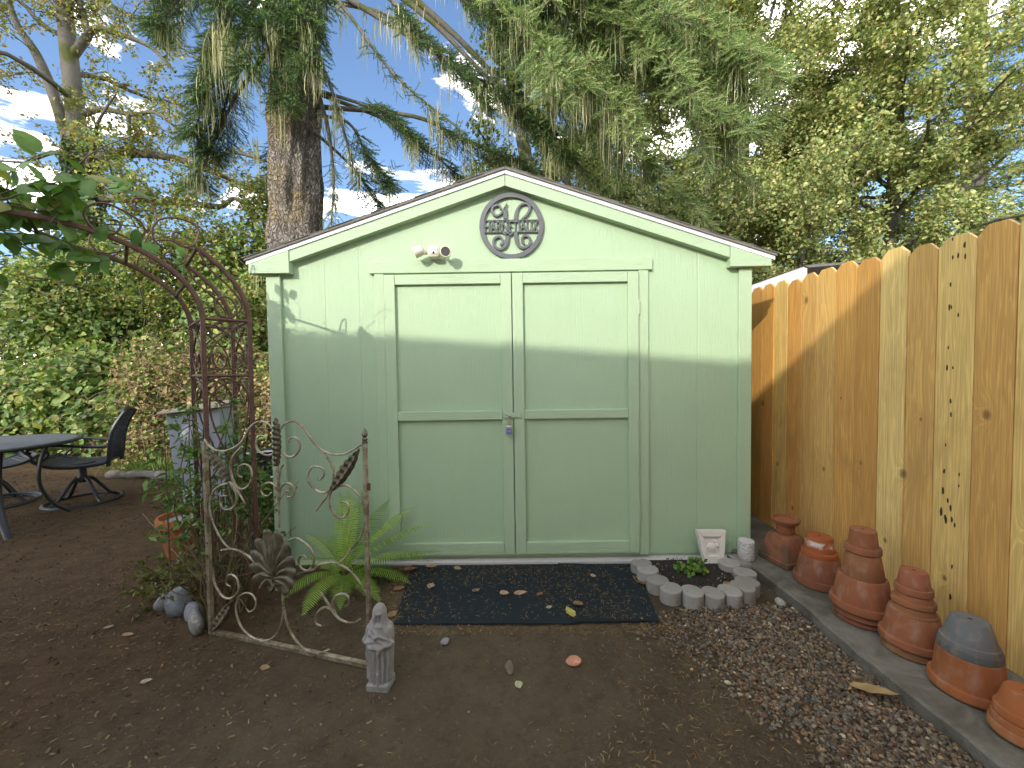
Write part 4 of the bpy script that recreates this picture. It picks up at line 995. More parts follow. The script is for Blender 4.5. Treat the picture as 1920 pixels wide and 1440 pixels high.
def swivel_chair(loc, rotz, label):
    """local frame: the chair faces -x, its back stands at +x"""
    ch = thing('patio_chair', loc, label, 'chair', 'dark cast metal swivel patio chairs', rot=(0, 0, rotz)); ORG[ch.name] = Vector((0, 0, 0))
    W = dict(world=False)
    # seat: rim and lattice
    def seat_p(u, v): return Vector((-.24 + .46 * u, (v - .5) * (.46 + .04 * math.sin(PI * u)), .405 + .03 * (u - .5) ** 2 * 4 - .035 * u + (.03 * max(0, .15 - u) / .15)))
    rim = [seat_p(k / 10, 0) for k in range(11)] + [seat_p(1, k / 8) for k in range(1, 8)] + [seat_p(1 - k / 10, 1) for k in range(11)] + [seat_p(0, 1 - k / 8) for k in range(1, 8)]
    MB().tube(rim, .014, 8, closed=True).build('seat_frame', M['cast'], ch, **W)
    mb = MB()
    for k in range(-7, 18):
        for s_ in (0, 1):
            L = [seat_p(*( (u, (k / 10 + (u if s_ == 0 else 1 - u)) - .0)) ) for u in np.linspace(0, 1, 11) if 0 <= k / 10 + (u if s_ == 0 else 1 - u) <= 1]
            if len(L) > 1: mb.tube(L, .011, 4, flat=.35, smooth=False)
    mb.build('seat_lattice', M['cast'], ch, **W)
    def back_p(u, v):   # u up, v across
        x = .215 + .055 * u + .12 * max(0, u - .55) ** 1.6 * 2.2; w = .42 * (1 - .12 * (1 - u)) * (1 - .22 * max(0, u - .7) / .3)
        return Vector((x - .05 * (1 - (2 * v - 1) ** 2) * .5 + .02, (v - .5) * w, .36 + .52 * u + .03 * u * math.sin(PI * v)))
    rim = [back_p(k / 12, 0) for k in range(13)] + [back_p(1, k / 10) for k in range(1, 10)] + [back_p(1 - k / 12, 1) for k in range(13)]
    MB().tube(rim, .017, 8).build('back_frame', M['cast'], ch, **W)
    mb = MB()
    for k in range(-10, 22):
        for s_ in (0, 1):
            L = []
            for u in np.linspace(.06, 1, 17):
                v = k / 12 + (u if s_ == 0 else 1 - u) * .9
                if 0 <= v <= 1: L.append(back_p(u, v))
            if len(L) > 1: mb.tube(L, .011, 4, flat=.4, smooth=False)
    mb.build('back_lattice', M['cast'], ch, **W)
    for s_ in (-1, 1):
        y = s_ * .24
        MB().tube(crom([(.24, y * .9, .56), (.16, y * 1.02, .565), (0, y * 1.1, .595), (-.14, y * 1.1, .61), (-.24, y * 1.08, .59), (-.27, y * 1.08, .565), (-.24, y * 1.08, .55)], 5), .013, 8).build('arm', M['cast'], ch, **W)
        MB().tube(crom([(-.17, y * 1.08, .60), (-.14, y * 1.02, .53), (-.19, y, .46), (-.2, y, .40)], 5), .011, 8).build('arm_support', M['cast'], ch, **W)
    MB().lathe([(.04, .20), (.045, .24), (.03, .27), (.03, .36), (.09, .385), (.09, .395)], 20).build('swivel_post', M['cast'], ch, **W)
    for k in range(4):
        a = PI / 4 + k * PI / 2; d = Vector((math.cos(a), math.sin(a), 0))
        MB().tube(crom([up3 * .235, d * .07 + up3 * .225, d * .15 + up3 * .12, d * .20 + up3 * .05, d * .255 + up3 * .016], 5), .015, 8).build('base_leg', M['cast'], ch, **W)
    MB().tube([Vector((.27 * math.cos(2 * PI * q / 40), .27 * math.sin(2 * PI * q / 40), .016)) for q in range(40)], .016, 8, closed=True).build('base_ring', M['cast'], ch, **W)
    return ch
c0 = swivel_chair((-4.24, 3.86, 0), math.radians(30), 'dark cast metal swivel chair with lattice back right of the table')
swivel_chair((-5.02, 3.78, 0), math.radians(-118), 'dark metal chair half hidden behind the table at the left edge')

# ------------------------------------------------------------------ fallen leaves, one by one
lr = random.Random(21)
def fallen(x, y, z, size, col, label, rot, curl=.35, name='fallen_leaf', long=1.0):
    V = []; F = []; n = 8; m = 6
    for a in range(n + 1):
        t_ = a / n; w = math.sin(PI * min(1, .06 + .94 * t_) ** .8) * .36 * (1 + .12 * math.sin(a * 2.4))
        for b in range(m + 1):
            v = (b / m - .5) * 2
            V.append(((t_ - .5) * size * long, v * w * size / long ** .5, curl * size * (.35 * v * v * w * 2 + .35 * (t_ - .5) ** 2 * 2 + .05 * math.sin(a * 1.7 + b * 2))))
    for a in range(n):
        for b in range(m): i = a * (m + 1) + b; F.append((i, i + m + 1, i + m + 2, i + 1))
    V.append((-.62 * size * long, .01 * size, .02)); V.append((-.62 * size * long, -.01 * size, .02)); k = len(V)
    F.append((k - 2, k - 1, 3))
    c = np.array(col); cc = np.tile(c, (len(V), 1)) * np.array([1 + .15 * math.sin(q * .7) for q in range(len(V))])[:, None]
    tris = []
    for f in F: tris += [f[:3]] if len(f) == 3 else [(f[0], f[1], f[2]), (f[0], f[2], f[3])]
    o = place(name, arr_mesh(name, np.array(V), np.array(tris), cc, True), M['dead'], None, 0, False)
    o.location = (x, y, z); o.rotation_euler = (lr.uniform(-.15, .15), lr.uniform(-.15, .15), rot)
    return tag(o, label, 'leaf', 'fallen leaves')
LT = (.40, .27, .16); LB = (.24, .14, .07); LY = (.45, .40, .10)
fallen(-.519, 2.461, .016, .075, LT, 'tan leaf at the back left corner of the mat', .3, .3)
fallen(-.479, 2.235, .014, .062, (.36, .25, .18), 'upright tan leaf on the left half of the mat', 1.4, .5)
fallen(-.213, 2.185, .014, .055, (.25, .19, .11), 'dull brown leaf left of the mat centre', .9)
fallen(-.052, 2.147, .014, .055, (.42, .30, .19), 'cupped tan leaf in the middle of the mat, left of a pair', .1, .7)
fallen(.037, 2.157, .014, .066, (.46, .31, .18), 'flat long tan leaf in the middle of the mat, right of a pair', .1, .2, long=1.15)
fallen(.145, 2.143, .014, .045, LB, 'small dark brown leaf right of the pale pair on the mat', .8)
fallen(.183, 2.02, .014, .034, (.42, .33, .2), 'tiny pale leaf left of the yellow leaf on the mat', .3)
fallen(.283, 1.974, .018, .072, LY, 'yellow leaf on the front edge where the mats meet', 1.9, .25, long=1.15)
fallen(.335, 2.018, .028, .062, LB, 'curled brown leaf beside the yellow leaf on the mat', -.5, .5)
fallen(.471, 2.303, .028, .036, (.46, .31, .18), 'small tan leaf alone on the right mat', -.4)
fallen(-.352, 2.435, .014, .05, (.33, .28, .15), 'olive tan leaf on the back edge of the mat', -.3)
fallen(-.638, 2.419, .012, .078, (.28, .15, .08), 'crumpled brown leaf between the fern and the mat', .5, .8)
fallen(-.655, 2.22, .010, .065, (.26, .16, .07), 'brown leaf against the left edge of the mat', .3, .3)
fallen(.016, 1.523, .008, .042, (.36, .37, .22), 'round pale green leaf on the dirt in front of the mats', .4, .15, long=.8)
fallen(.737, 2.269, .012, .1, (.24, .14, .06), 'long brown leaf wedged between mat and edging blocks', 1.9, .4, long=1.4)
fallen(-1.841, 1.839, .012, .045, LT, 'pale tan leaf on the mulch left of the rocks', .3)
fallen(-1.992, 1.899, .012, .04, (.33, .24, .14), 'smaller tan leaf on the mulch farthest left', .9)
fallen(-1.488, 1.553, .012, .04, (.38, .30, .2), 'pale leaf on bare dirt in the left foreground', .5)
fallen(1.37, 1.46, .018, .10, (.33, .23, .10), 'long curled tan leaf on the gravel near the curb', -.5, .3, long=1.5)
fallen(1.19, 2.16, .05, .05, (.33, .19, .09), 'small brown leaf on the bed soil by the blocks', .2)
fallen(-.62, 1.98, .012, .06, (.26, .17, .08), 'brown leaf on dirt just left of the mat front', 1.0, .3)
fallen(-1.05, 1.62, .012, .04, (.3, .2, .1), 'brown leaf on dirt in front of the gate rail', .1, .3)

# ------------------------------------------------------------------ gravel and litter (uncountable)
bm = bmesh.new(); bmesh.ops.create_icosphere(bm, subdivisions=1, radius=1)
bm.verts.ensure_lookup_table(); bm.verts.index_update()
ICV = np.array([v.co for v in bm.verts]); ICF = np.array([[v.index for v in f.verts] for f in bm.faces]); bm.free()
def rotmats(r, n):
    q = r.normal(size=(n, 4)); q /= np.linalg.norm(q, axis=1)[:, None]; w, x, y, z = q.T
    return np.stack([1 - 2 * (y * y + z * z), 2 * (x * y - z * w), 2 * (x * z + y * w), 2 * (x * y + z * w), 1 - 2 * (x * x + z * z), 2 * (y * z - x * w), 2 * (x * z - y * w), 2 * (y * z + x * w), 1 - 2 * (x * x + y * y)], -1).reshape(n, 3, 3)
def rotz_(a): c, s = np.cos(a), np.sin(a); o = np.zeros_like(a); i = o + 1; return np.stack([c, -s, o, s, c, o, o, o, i], -1).reshape(-1, 3, 3)
def scatter(V0, F0, P, R, S, col):
    """copies of a small template merged into one mesh"""
    n = len(P); m = len(V0)
    V = np.einsum('nij,nmj->nmi', R, V0[None] * S[:, None, :]) + P[:, None, :]
    F = F0[None] + (np.arange(n) * m)[:, None, None]
    return V.reshape(-1, 3), F.reshape(-1, F0.shape[1]), np.repeat(col, m, 0)
PAL_ST = np.array([(.16, .155, .15), (.105, .11, .12), (.21, .18, .14), (.13, .095, .07), (.24, .225, .2), (.085, .08, .075), (.19, .12, .085), (.14, .15, .165), (.42, .40, .36), (.30, .24, .16)])
def gravel_pts(n, r):
    out = []
    while len(out) < n:
        x = r.uniform(.35, 1.455, 4000); y = r.uniform(.35, 2.56, 4000)
        lim = np.interp(y, [.3, 1.19, 1.5, 1.9, 2.02, 2.06, 2.56], [.95, .86, .72, .72, .80, 1.30, 1.40])
        d = (x - lim) + .10 * wav(x, y, 12, 8, 3, 14)
        pr = np.clip((d + .10) / .34, 0, 1) ** 1.8
        k = r.uniform(size=4000) < pr
        out += list(zip(x[k], y[k]))
    return np.array(out[:n])
r = R2(31); N_ = 15000
Pg = gravel_pts(N_, r); s = .0040 + .0125 * r.beta(1.2, 5, N_)
x2 = r.uniform(1.56, 1.93, 900); y2 = r.uniform(2.5, 3.9, 900)
Pg = np.vstack([Pg, np.stack([x2, y2], -1)]); s = np.concatenate([s, r.uniform(.006, .016, 900)]); N_ = len(Pg)
S = s[:, None] * r.uniform(.65, 1.35, (N_, 3)) * np.array([1.15, 1, .62])
P3 = np.column_stack([Pg, gheight(Pg[:, 0], Pg[:, 1]) + r.uniform(-.3, 1.0, N_) * s])
tilt = rotmats(r, N_); R_ = rotz_(r.uniform(0, 6.3, N_)); R_ = np.where((r.uniform(size=N_) < .3)[:, None, None], tilt, R_)
c = PAL_ST[r.choice(10, N_, p=[.15, .11, .17, .16, .08, .09, .11, .05, .03, .05])] * r.uniform(.5, 1.25, (N_, 1)) * np.array([.88, .75, .56])
V, F, cc = scatter(ICV, ICF, P3, R_, S, c)
tag(place('gravel', arr_mesh('gravel', V, F, cc, True), M['pebble']), 'mixed grey and brown gravel beside the curb', 'gravel', kind='stuff')
# small stones and crumbs on the dirt
N_ = 9000; x = r.uniform(-3.2, 1.3, N_); y = r.uniform(.5, 3.4, N_); s = .0016 + .006 * r.beta(1, 7, N_)
ok = ~((y > 2.5) & (x > -1.58)); ok &= ~((x > -.68) & (x < .78) & (y > 1.9)); x, y, s = x[ok], y[ok], s[ok]; N_ = len(x)
c = PAL_ST[r.choice(10, N_, p=[.2, .12, .14, .16, .06, .12, .1, .06, .02, .02])] * r.uniform(.4, 1.0, (N_, 1))
V, F, cc = scatter(ICV, ICF, np.column_stack([x, y, gheight(x, y) + s * .2]), rotz_(r.uniform(0, 6.3, N_)), s[:, None] * r.uniform(.7, 1.3, (N_, 3)) * [1.1, 1, .7], c)
tag(place('small_stones', arr_mesh('small_stones', V, F, cc, True), M['pebble']), 'small stones and crumbs scattered over the dirt', 'gravel', kind='stuff')
# fallen needles and bark crumbs
QV = np.array([(-.5, -.5, 0), (.5, -.5, 0), (.5, .5, 0), (-.5, .5, 0)]); QF = np.array([(0, 1, 2), (0, 2, 3)])
NVV = np.array([(-.5, -.5, 0), (-.5, .5, 0), (0, .5, .12), (0, -.5, .12), (.5, .0, 0)]); NFF = np.array([(0, 3, 2), (0, 2, 1), (3, 4, 2)])
def needles(n, box, r, zf, L=(.012, .03), W=.0019, pal=((.30, .19, .075), (.20, .115, .05), (.36, .25, .11), (.15, .085, .04)), dens=None):
    x = r.uniform(box[0], box[1], n); y = r.uniform(box[2], box[3], n)
    if dens is not None: k = r.uniform(size=n) < dens(x, y); x, y = x[k], y[k]
    n = len(x); l = r.uniform(*L, n)
    S = np.column_stack([l, np.full(n, W), l]); pal = np.array(pal); c = pal[r.integers(0, len(pal), n)] * r.uniform(.6, 1.15, (n, 1))
    return scatter(NVV, NFF, np.column_stack([x, y, zf(x, y) + r.uniform(.0005, .004, n)]), rotz_(r.uniform(0, 6.3, n)), S, c)
parts = [needles(800, (-.72, .82, 1.83, 1.915), r, lambda x, y: gheight(x, y) + .002), needles(500, (-.74, -.64, 1.9, 2.5), r, lambda x, y: gheight(x, y) + .002), needles(2600, (-.64, .75, 1.92, 2.48), r, lambda x, y: .0115 + .0025 * (x > .28), dens=lambda x, y: np.clip(.75 + .5 * wav(x, y, 40, 8, 3, 12), .2, 1)),
         needles(15000, (-2.6, 1.44, .5, 2.5), r, lambda x, y: gheight(x, y) + .001, dens=lambda x, y: np.clip(.35 + .55 * wav(x, y, 41, 8, 1, 8), .05, 1) * ~((x > -.66) & (x < .77) & (y > 1.89)) * ~((x > .75) & (y > 2.02)))]
def merge(parts):
    V = []; F = []; C = []; o = 0
    for v, f, c in parts: V.append(v); F.append(f + o); C.append(c); o += len(v)
    return np.vstack(V), np.vstack(F), np.vstack(C)
tag(place('needle_litter', arr_mesh('needle_litter', *merge(parts)), M['litter']), 'brown conifer needles scattered over the mats and dirt', 'litter', kind='stuff')
n = 26000; x = r.uniform(-6.5, -.4, n); y = r.uniform(.5, 6.2, n)
k = (r.uniform(size=n) < np.clip((-.55 - x + .42 * (y - 2) + .5 * wav(x, y, 44, 8, 1, 6)) / 1.0, 0, 1)) & ~((x > -1.6) & (y > 2.5)); x, y = x[k], y[k]; n = len(x)
S = np.column_stack([r.uniform(.006, .022, n), r.uniform(.003, .009, n), np.ones(n)])
pal = np.array([(.095, .055, .03), (.16, .10, .056), (.055, .034, .02), (.17, .12, .066), (.13, .082, .040)])
R_ = np.einsum('nij,njk->nik', rotz_(r.uniform(0, 6.3, n)), rotmats(R2(2), n)); flat = r.uniform(size=n) < .65; R_[flat] = rotz_(r.uniform(0, 6.3, flat.sum()))
V, F, cc = scatter(QV, QF, np.column_stack([x, y, gheight(x, y) + r.uniform(.001, .008, n)]), R_, S, pal[r.integers(0, 5, n)] * r.uniform(.7, 1.2, (n, 1)))
tag(place('bark_mulch', arr_mesh('bark_mulch', V, F, cc), M['litter']), 'dark red-brown bark mulch on the left ground', 'mulch', kind='stuff')
# crumbs on the bed soil
n = 900; a = r.uniform(0, 6.3, n); q = np.sqrt(r.uniform(0, 1, n)); x = 1.075 + .23 * q * np.cos(a); y = 2.32 + .19 * q * np.sin(a)
V, F, cc = scatter(ICV, ICF, np.column_stack([x, y, np.full(n, .036)]), rotz_(a), (.002 + .005 * r.beta(1, 4, n))[:, None] * np.ones((1, 3)), np.array([(.02, .014, .01), (.10, .06, .035), (.05, .03, .02), (.4, .38, .34)])[r.choice(4, n, p=[.5, .22, .22, .06])])
tag(place('soil_crumbs', arr_mesh('soil_crumbs', V, F, cc, True), M['pebble']), 'coarse dark soil crumbs in the small edged bed', 'soil', kind='stuff')

# ------------------------------------------------------------------ foliage generators
def unit(v): return v / np.maximum(1e-9, np.linalg.norm(v, axis=-1, keepdims=True))
def leaves(P, size, r, col, nb=(0, 0, .5), db=(0, 0, -.2), width=.62, fold=.22, nrm=None, dirs=None, lobes=False, nj=.45):
    """folded leaf blades (two or four triangles each) at points P"""
    P = np.asarray(P); n = len(P); size = np.broadcast_to(np.asarray(size, float), (n,))[:, None]
    N = unit((r.normal(size=(n, 3)) * .8 + np.asarray(nb)) if nrm is None else nrm + r.normal(size=(n, 3)) * nj)
    d = (r.normal(size=(n, 3)) + np.asarray(db)) if dirs is None else dirs + r.normal(size=(n, 3)) * .25
    d = unit(d - N * (d * N).sum(1, keepdims=True)); b = np.cross(N, d)
    ln = size; w = size * width * .5
    base = P - d * ln * .5; tip = P + d * ln * .5 - N * ln * .10
    if not lobes:
        m = P - d * ln * .08
        Lp = m + b * w + N * w * fold * 2; Rp = m - b * w + N * w * fold * 2
        V = np.stack([base, Rp, tip, Lp], 1).reshape(-1, 3); k = np.arange(n)[:, None] * 4
        F = np.stack([k + [0, 1, 2], k + [0, 2, 3]], 1).reshape(-1, 3); rep = 4
    else:
        m0 = P - d * ln * .30; m1 = P + d * ln * .18
        pts = [base, m0 - b * w + N * w * fold, m1 - b * w * .9 + N * w * fold * 1.5, tip, m1 + b * w * .9 + N * w * fold * 1.5, m0 + b * w + N * w * fold, P]
        V = np.stack(pts, 1).reshape(-1, 3); k = np.arange(n)[:, None] * 7
        F = np.stack([k + [6, i, (i + 1) % 6] for i in range(6)], 1).reshape(-1, 3); rep = 7
    return V, F, np.repeat(col, rep, 0)
def pick(r, pal, n, p=None, jit=.25):
    pal = np.array(pal); return pal[r.choice(len(pal), n, p=p)] * r.uniform(1 - jit, 1 + jit, (n, 1))
def tubes(paths, sides=5):
    """many tapered tubes -> one vertex/face array"""
    V = []; F = []; o = 0
    for P, rad in paths:
        P = np.asarray(P, float); m = len(P)
        T = np.gradient(P, axis=0); T = unit(T)
        ref = np.array([.31, .17, .93]) if abs(T[0, 2]) < .9 else np.array([1., .2, .1])
        A = unit(np.cross(T, ref)); B = np.cross(T, A); an = 2 * PI * np.arange(sides) / sides
        rad = np.broadcast_to(np.asarray(rad, float), (m,))
        R = P[:, None] + (A[:, None] * np.cos(an)[None, :, None] + B[:, None] * np.sin(an)[None, :, None]) * rad[:, None, None]
        V.append(R.reshape(-1, 3)); i = np.arange(m * sides).reshape(m, sides) + o
        F.append(np.stack([i[:-1], np.roll(i[:-1], -1, 1), np.roll(i[1:], -1, 1), i[1:]], -1).reshape(-1, 4)); o += m * sides
    return np.vstack(V), np.vstack(F)
def path(r, p, d, L, n=7, wander=.25, grav=0.):
    P = [np.array(p, float)]; d = unit(np.array(d, float)); s = L / (n - 1)
    for k in range(n - 1):
        d = unit(d + r.normal(size=3) * wander + np.array([0, 0, grav])); P.append(P[-1] + d * s)
    return np.array(P)
def along(P, t):
    k = np.clip(t * (len(P) - 1), 0, len(P) - 1.001); i = int(k); return P[i] + (P[i + 1] - P[i]) * (k - i), unit(P[i + 1] - P[i])

def broadleaf(name, base, trunk, r0, label, seed, pal, palp=None, nlimb=14, limb=(2.2, 1.2), nsub=8, ntwig=6, twl=.38, nleaf=9, lsize=(.05, .08), t0=.25, up_=.35, extra=None, matb='alder', dirbias=(0, 0, 0), leafspread=.07, jit=.25, cat='tree', group=None, keep=None, lobes=False):
    r = R2(seed); T = thing(name, base, label, cat, group)
    tr = np.array(crom([tuple(np.array(base) + np.array(p)) for p in trunk], 6)); m = len(tr)
    limbs = []; subs = []; twigs = []
    src = []
    for k in range(nlimb):
        t = t0 + (1 - t0) * (k + r.uniform(0, .8)) / nlimb; p, d = along(tr, min(t, .99)); a = k * 2.4 + r.uniform(-.5, .5)
        o = np.array([math.cos(a), math.sin(a), up_ + r.uniform(-.15, .35)]) + np.array(dirbias); L = limb[0] + (limb[1] - limb[0]) * t
        P = path(r, p, o, L * r.uniform(.8, 1.2), 8, .2, .02); limbs.append((P, np.linspace(r0 * .38 * (1 - .5 * t), .012, 8))); src.append(P)
    for P, rad in (extra or []):
        P = np.array(crom([tuple(np.array(q)) for q in P], 5)); limbs.append((P, np.linspace(rad, rad * .25, len(P)))); src.append(P)
    for P in src:
        for k in range(nsub):
            t = .2 + .8 * (k + r.uniform(0, 1)) / nsub; p, d = along(P, t); L = np.linalg.norm(P[-1] - P[0]) * .38 * (1.15 - t * .6) * r.uniform(.6, 1.3)
            Q = path(r, p, d * .5 + r.normal(size=3) * .8 + np.array([0, 0, .15]), max(.25, L), 6, .25, 0); subs.append((Q, np.linspace(.011, .004, 6)))
            for q in range(ntwig):
                t2 = .15 + .85 * (q + r.uniform(0, 1)) / ntwig; p2, d2 = along(Q, t2)
                W = path(r, p2, d2 * .5 + r.normal(size=3) * .8, twl * r.uniform(.5, 1.3), 5, .25, -.05); twigs.append((W, np.linspace(.0045, .0018, 5)))
    lp = []
    for W, _ in twigs:
        t = r.uniform(0, 4, nleaf); i = np.minimum(t.astype(int), 3); f = (t - i)[:, None]; lp.append(W[i] * (1 - f) + W[i + 1] * f + r.normal(size=(nleaf, 3)) * leafspread)
    lp = np.vstack(lp)
    if keep is not None: lp = lp[keep(lp)]
    n = len(lp)
    V, F = tubes([(tr, np.linspace(r0, r0 * .45, m))], 14); place('trunk', arr_mesh('trunk', V, F, smooth=True), M[matb], T)
    V, F = tubes(limbs, 7); V2, F2 = tubes(subs, 4); V3, F3 = tubes(twigs, 3)
    place('limbs', arr_mesh('limbs', V, F, smooth=True), M[matb], T)
    place('twigs', arr_mesh('twigs', np.vstack([V2, V3]), np.vstack([F2, F3 + len(V2)]), smooth=True), M[matb], T)
    V, F, c = leaves(lp, r.uniform(*lsize, n), r, pick(r, pal, n, palp, jit), nb=(-.1, -.25, .55), width=.72, lobes=lobes)
    tag(place('crown', arr_mesh('crown', V, F, c), M['leaf'], T), kind='stuff')
    return T

# conifer sprig template: unit twig along +x with needles all round
def sprig(nn=28, seed=1, nl=.18):
    r = R2(seed); V = []; F = []
    for k in range(nn):
        t = (k + .5) / nn; a = k * 2.4; side = np.array([0, math.cos(a), math.sin(a) * .8 + .2]); tip = np.array([t, 0, 0]) + (side * .75 + np.array([.85, 0, 0])) * nl * r.uniform(.75, 1.1)
        wv = np.cross(side, [1, 0, 0]); wv = wv / np.linalg.norm(wv) * .022 + np.array([.016, 0, 0])
        b = np.array([t, 0, 0]); i = len(V); V += [b - wv, b + wv, tip]; F.append((i, i + 1, i + 2))
    i = len(V); V += [(0, .008, 0), (0, -.008, 0), (1, 0, 0)]; F.append((i, i + 1, i + 2))
    return np.array(V, float), np.array(F)
SPV, SPF = sprig()
def frames(d, upv):
    x = unit(d); y = unit(np.cross(upv, x)); z = np.cross(x, y); return np.stack([x, y, z], -1)
def bough(r, P, foliage_from=.25, lat=.9, nlat=26, sp=.17, dens=1.0, droop=.35):
    """sprig origins/directions/scales along a conifer bough; also laterals as tubes"""
    O = []; D = []; S = []; lats = []
    L = np.linalg.norm(P[-1] - P[0])
    for k in range(nlat):
        t = foliage_from + (1 - foliage_from) * (k + r.uniform(0, 1)) / nlat
        p, d = along(P, min(t, .995)); s = unit(np.cross(d, [0, 0, 1])) * (1 if k % 2 else -1)
        ll = lat * (1.1 - .75 * t) * r.uniform(.6, 1.25)
        Q = path(r, p, d * .75 + s * .75 + np.array([0, 0, -droop * r.uniform(.3, 1.6)]), ll, 6, .12, -droop * .14); lats.append((Q, np.linspace(.006, .002, 6)))
        nsp = max(5, int(ll / .042 * dens))
        for q in range(nsp):
            u = (q + r.uniform(0, 1)) / nsp; p2, d2 = along(Q, min(u, .99)); s2 = unit(np.cross(d2, [0, 0, 1])) * (1 if q % 2 else -1)
            O.append(p2); D.append(d2 * .9 + s2 * r.uniform(.3, 1.1) + np.array([0, 0, r.uniform(-.35, .40)])); S.append(sp * (1.15 - .5 * u) * r.uniform(.7, 1.25))
    nsp = int(L * (1 - foliage_from) / .05 * dens)
    for q in range(nsp):
        u = foliage_from + (1 - foliage_from) * r.uniform(); p2, d2 = along(P, min(u, .99)); O.append(p2); D.append(d2 + r.normal(size=3) * .7); S.append(sp * r.uniform(.6, 1.1))
    return O, D, S, lats
def sprigs_mesh(name, O, D, S, r, pal, palp=None, jit=.25):
    O = np.array(O); D = np.array(D); S = np.array(S); n = len(O)
    return scatter(SPV, SPF, O, frames(D, np.array([.1, .05, 1.])[None] + r.normal(size=(n, 3)) * .3), S[:, None] * np.ones((1, 3)), pick(r, pal, n, palp, jit))
def strands(r, P, n, spread, Lr, w=.006, col=((.40, .40, .22), (.32, .33, .17), (.46, .45, .28))):
    """lichen hanging in ribbons from points P"""
    P = np.asarray(P); k = len(P); B = np.repeat(P, n, 0) + r.normal(size=(k * n, 3)) * spread * np.array([1, 1, .4]); m = len(B)
    Lc = np.repeat(r.uniform(*Lr, k), n); L = Lc * r.beta(2, 2.2, m) * 1.3; a = r.uniform(0, PI, m); s = np.stack([np.cos(a), np.sin(a), 0 * a], -1)
    W = w * r.uniform(.5, 1.4, m)[:, None]; rows = []
    sway = r.normal(size=(m, 3)) * .06 * L[:, None]; sway[:, 2] = 0
    for f, wf in ((0, .5), (.35, 1.0), (.7, .75), (1, .08)):
        c = B + np.array([0, 0, -1]) * (L * f)[:, None] + sway * math.sin(f * 2.6); rows += [c - s * W * wf, c + s * W * wf]
    V = np.stack(rows, 1).reshape(-1, 3); kk = np.arange(m)[:, None] * 8
    F = np.stack([kk + [i * 2, i * 2 + 1, i * 2 + 3] for i in range(3)] + [kk + [i * 2, i * 2 + 3, i * 2 + 2] for i in range(3)], 1).reshape(-1, 3)
    return V, F, np.repeat(np.repeat(pick(r, col, k, None, .2), n, 0), 8, 0)

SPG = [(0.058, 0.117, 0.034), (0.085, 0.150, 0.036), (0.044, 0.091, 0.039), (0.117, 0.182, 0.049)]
SPY = [(0.203, 0.290, 0.090), (0.272, 0.352, 0.117), (0.149, 0.229, 0.076), (0.343, 0.398, 0.161)]  # lighter twin of the spruce palette: sunlight painted into the needle colour

# ------------------------------------------------------------------ the big spruce behind the shed
spr = thing('spruce_tree', (-3.17, 6.0, 0), 'tall spruce with a thick pale trunk and lichen hung boughs behind the shed', 'tree')
nz, na = 150, 72
zz = np.linspace(-.2, 14, nz); aa = np.linspace(0, 2 * PI, na, endpoint=False); A_, Z_ = np.meshgrid(aa, zz)
rad = np.interp(Z_, [-.2, .6, 1.5, 3, 5.2, 8, 14], [.54, .42, .375, .345, .315, .27, .10])
rr = R2(9); d = 0
for k in range(40): d = d + np.sin(A_ * rr.integers(3, 26) + Z_ * rr.uniform(-6, 6) + rr.uniform(0, 6.3)) * rr.uniform(.002, .0065)
ridge = .016 * np.abs(np.sin(A_ * 13 + 1.3 * np.sin(Z_ * 3.1) + .8 * np.sin(Z_ * 7.7 + A_ * 3)))
for (a0, z0, h) in ((-2.7, 5.0, .07), (-1.4, 4.6, .05), (-2.9, 3.3, .06), (-1.75, 3.9, .05), (-1.2, 5.4, .05), (-2.2, 2.6, .04), (-.8, 3.2, .05)):
    da = (A_ - a0 + PI) % (2 * PI) - PI; d = d + .7 * h * np.exp(-(da / .35) ** 2 - ((Z_ - z0) / .2) ** 2)
rad = rad + d + ridge
cx = -3.17 + .02 * np.sin(Z_ * 1.2) + np.clip(Z_ - 5, 0, 20) * .01; cyy = 6.0 + .02 * np.cos(Z_)
V = np.stack([cx + rad * np.cos(A_), cyy + rad * np.sin(A_), Z_], -1).reshape(-1, 3); i = np.arange(nz * na).reshape(nz, na)
F = np.stack([i[:-1], np.roll(i[:-1], -1, 1), np.roll(i[1:], -1, 1), i[1:]], -1).reshape(-1, 4)
place('trunk', arr_mesh('trunk', V, F, smooth=True), M['bark'], spr)
r = R2(77); B = []
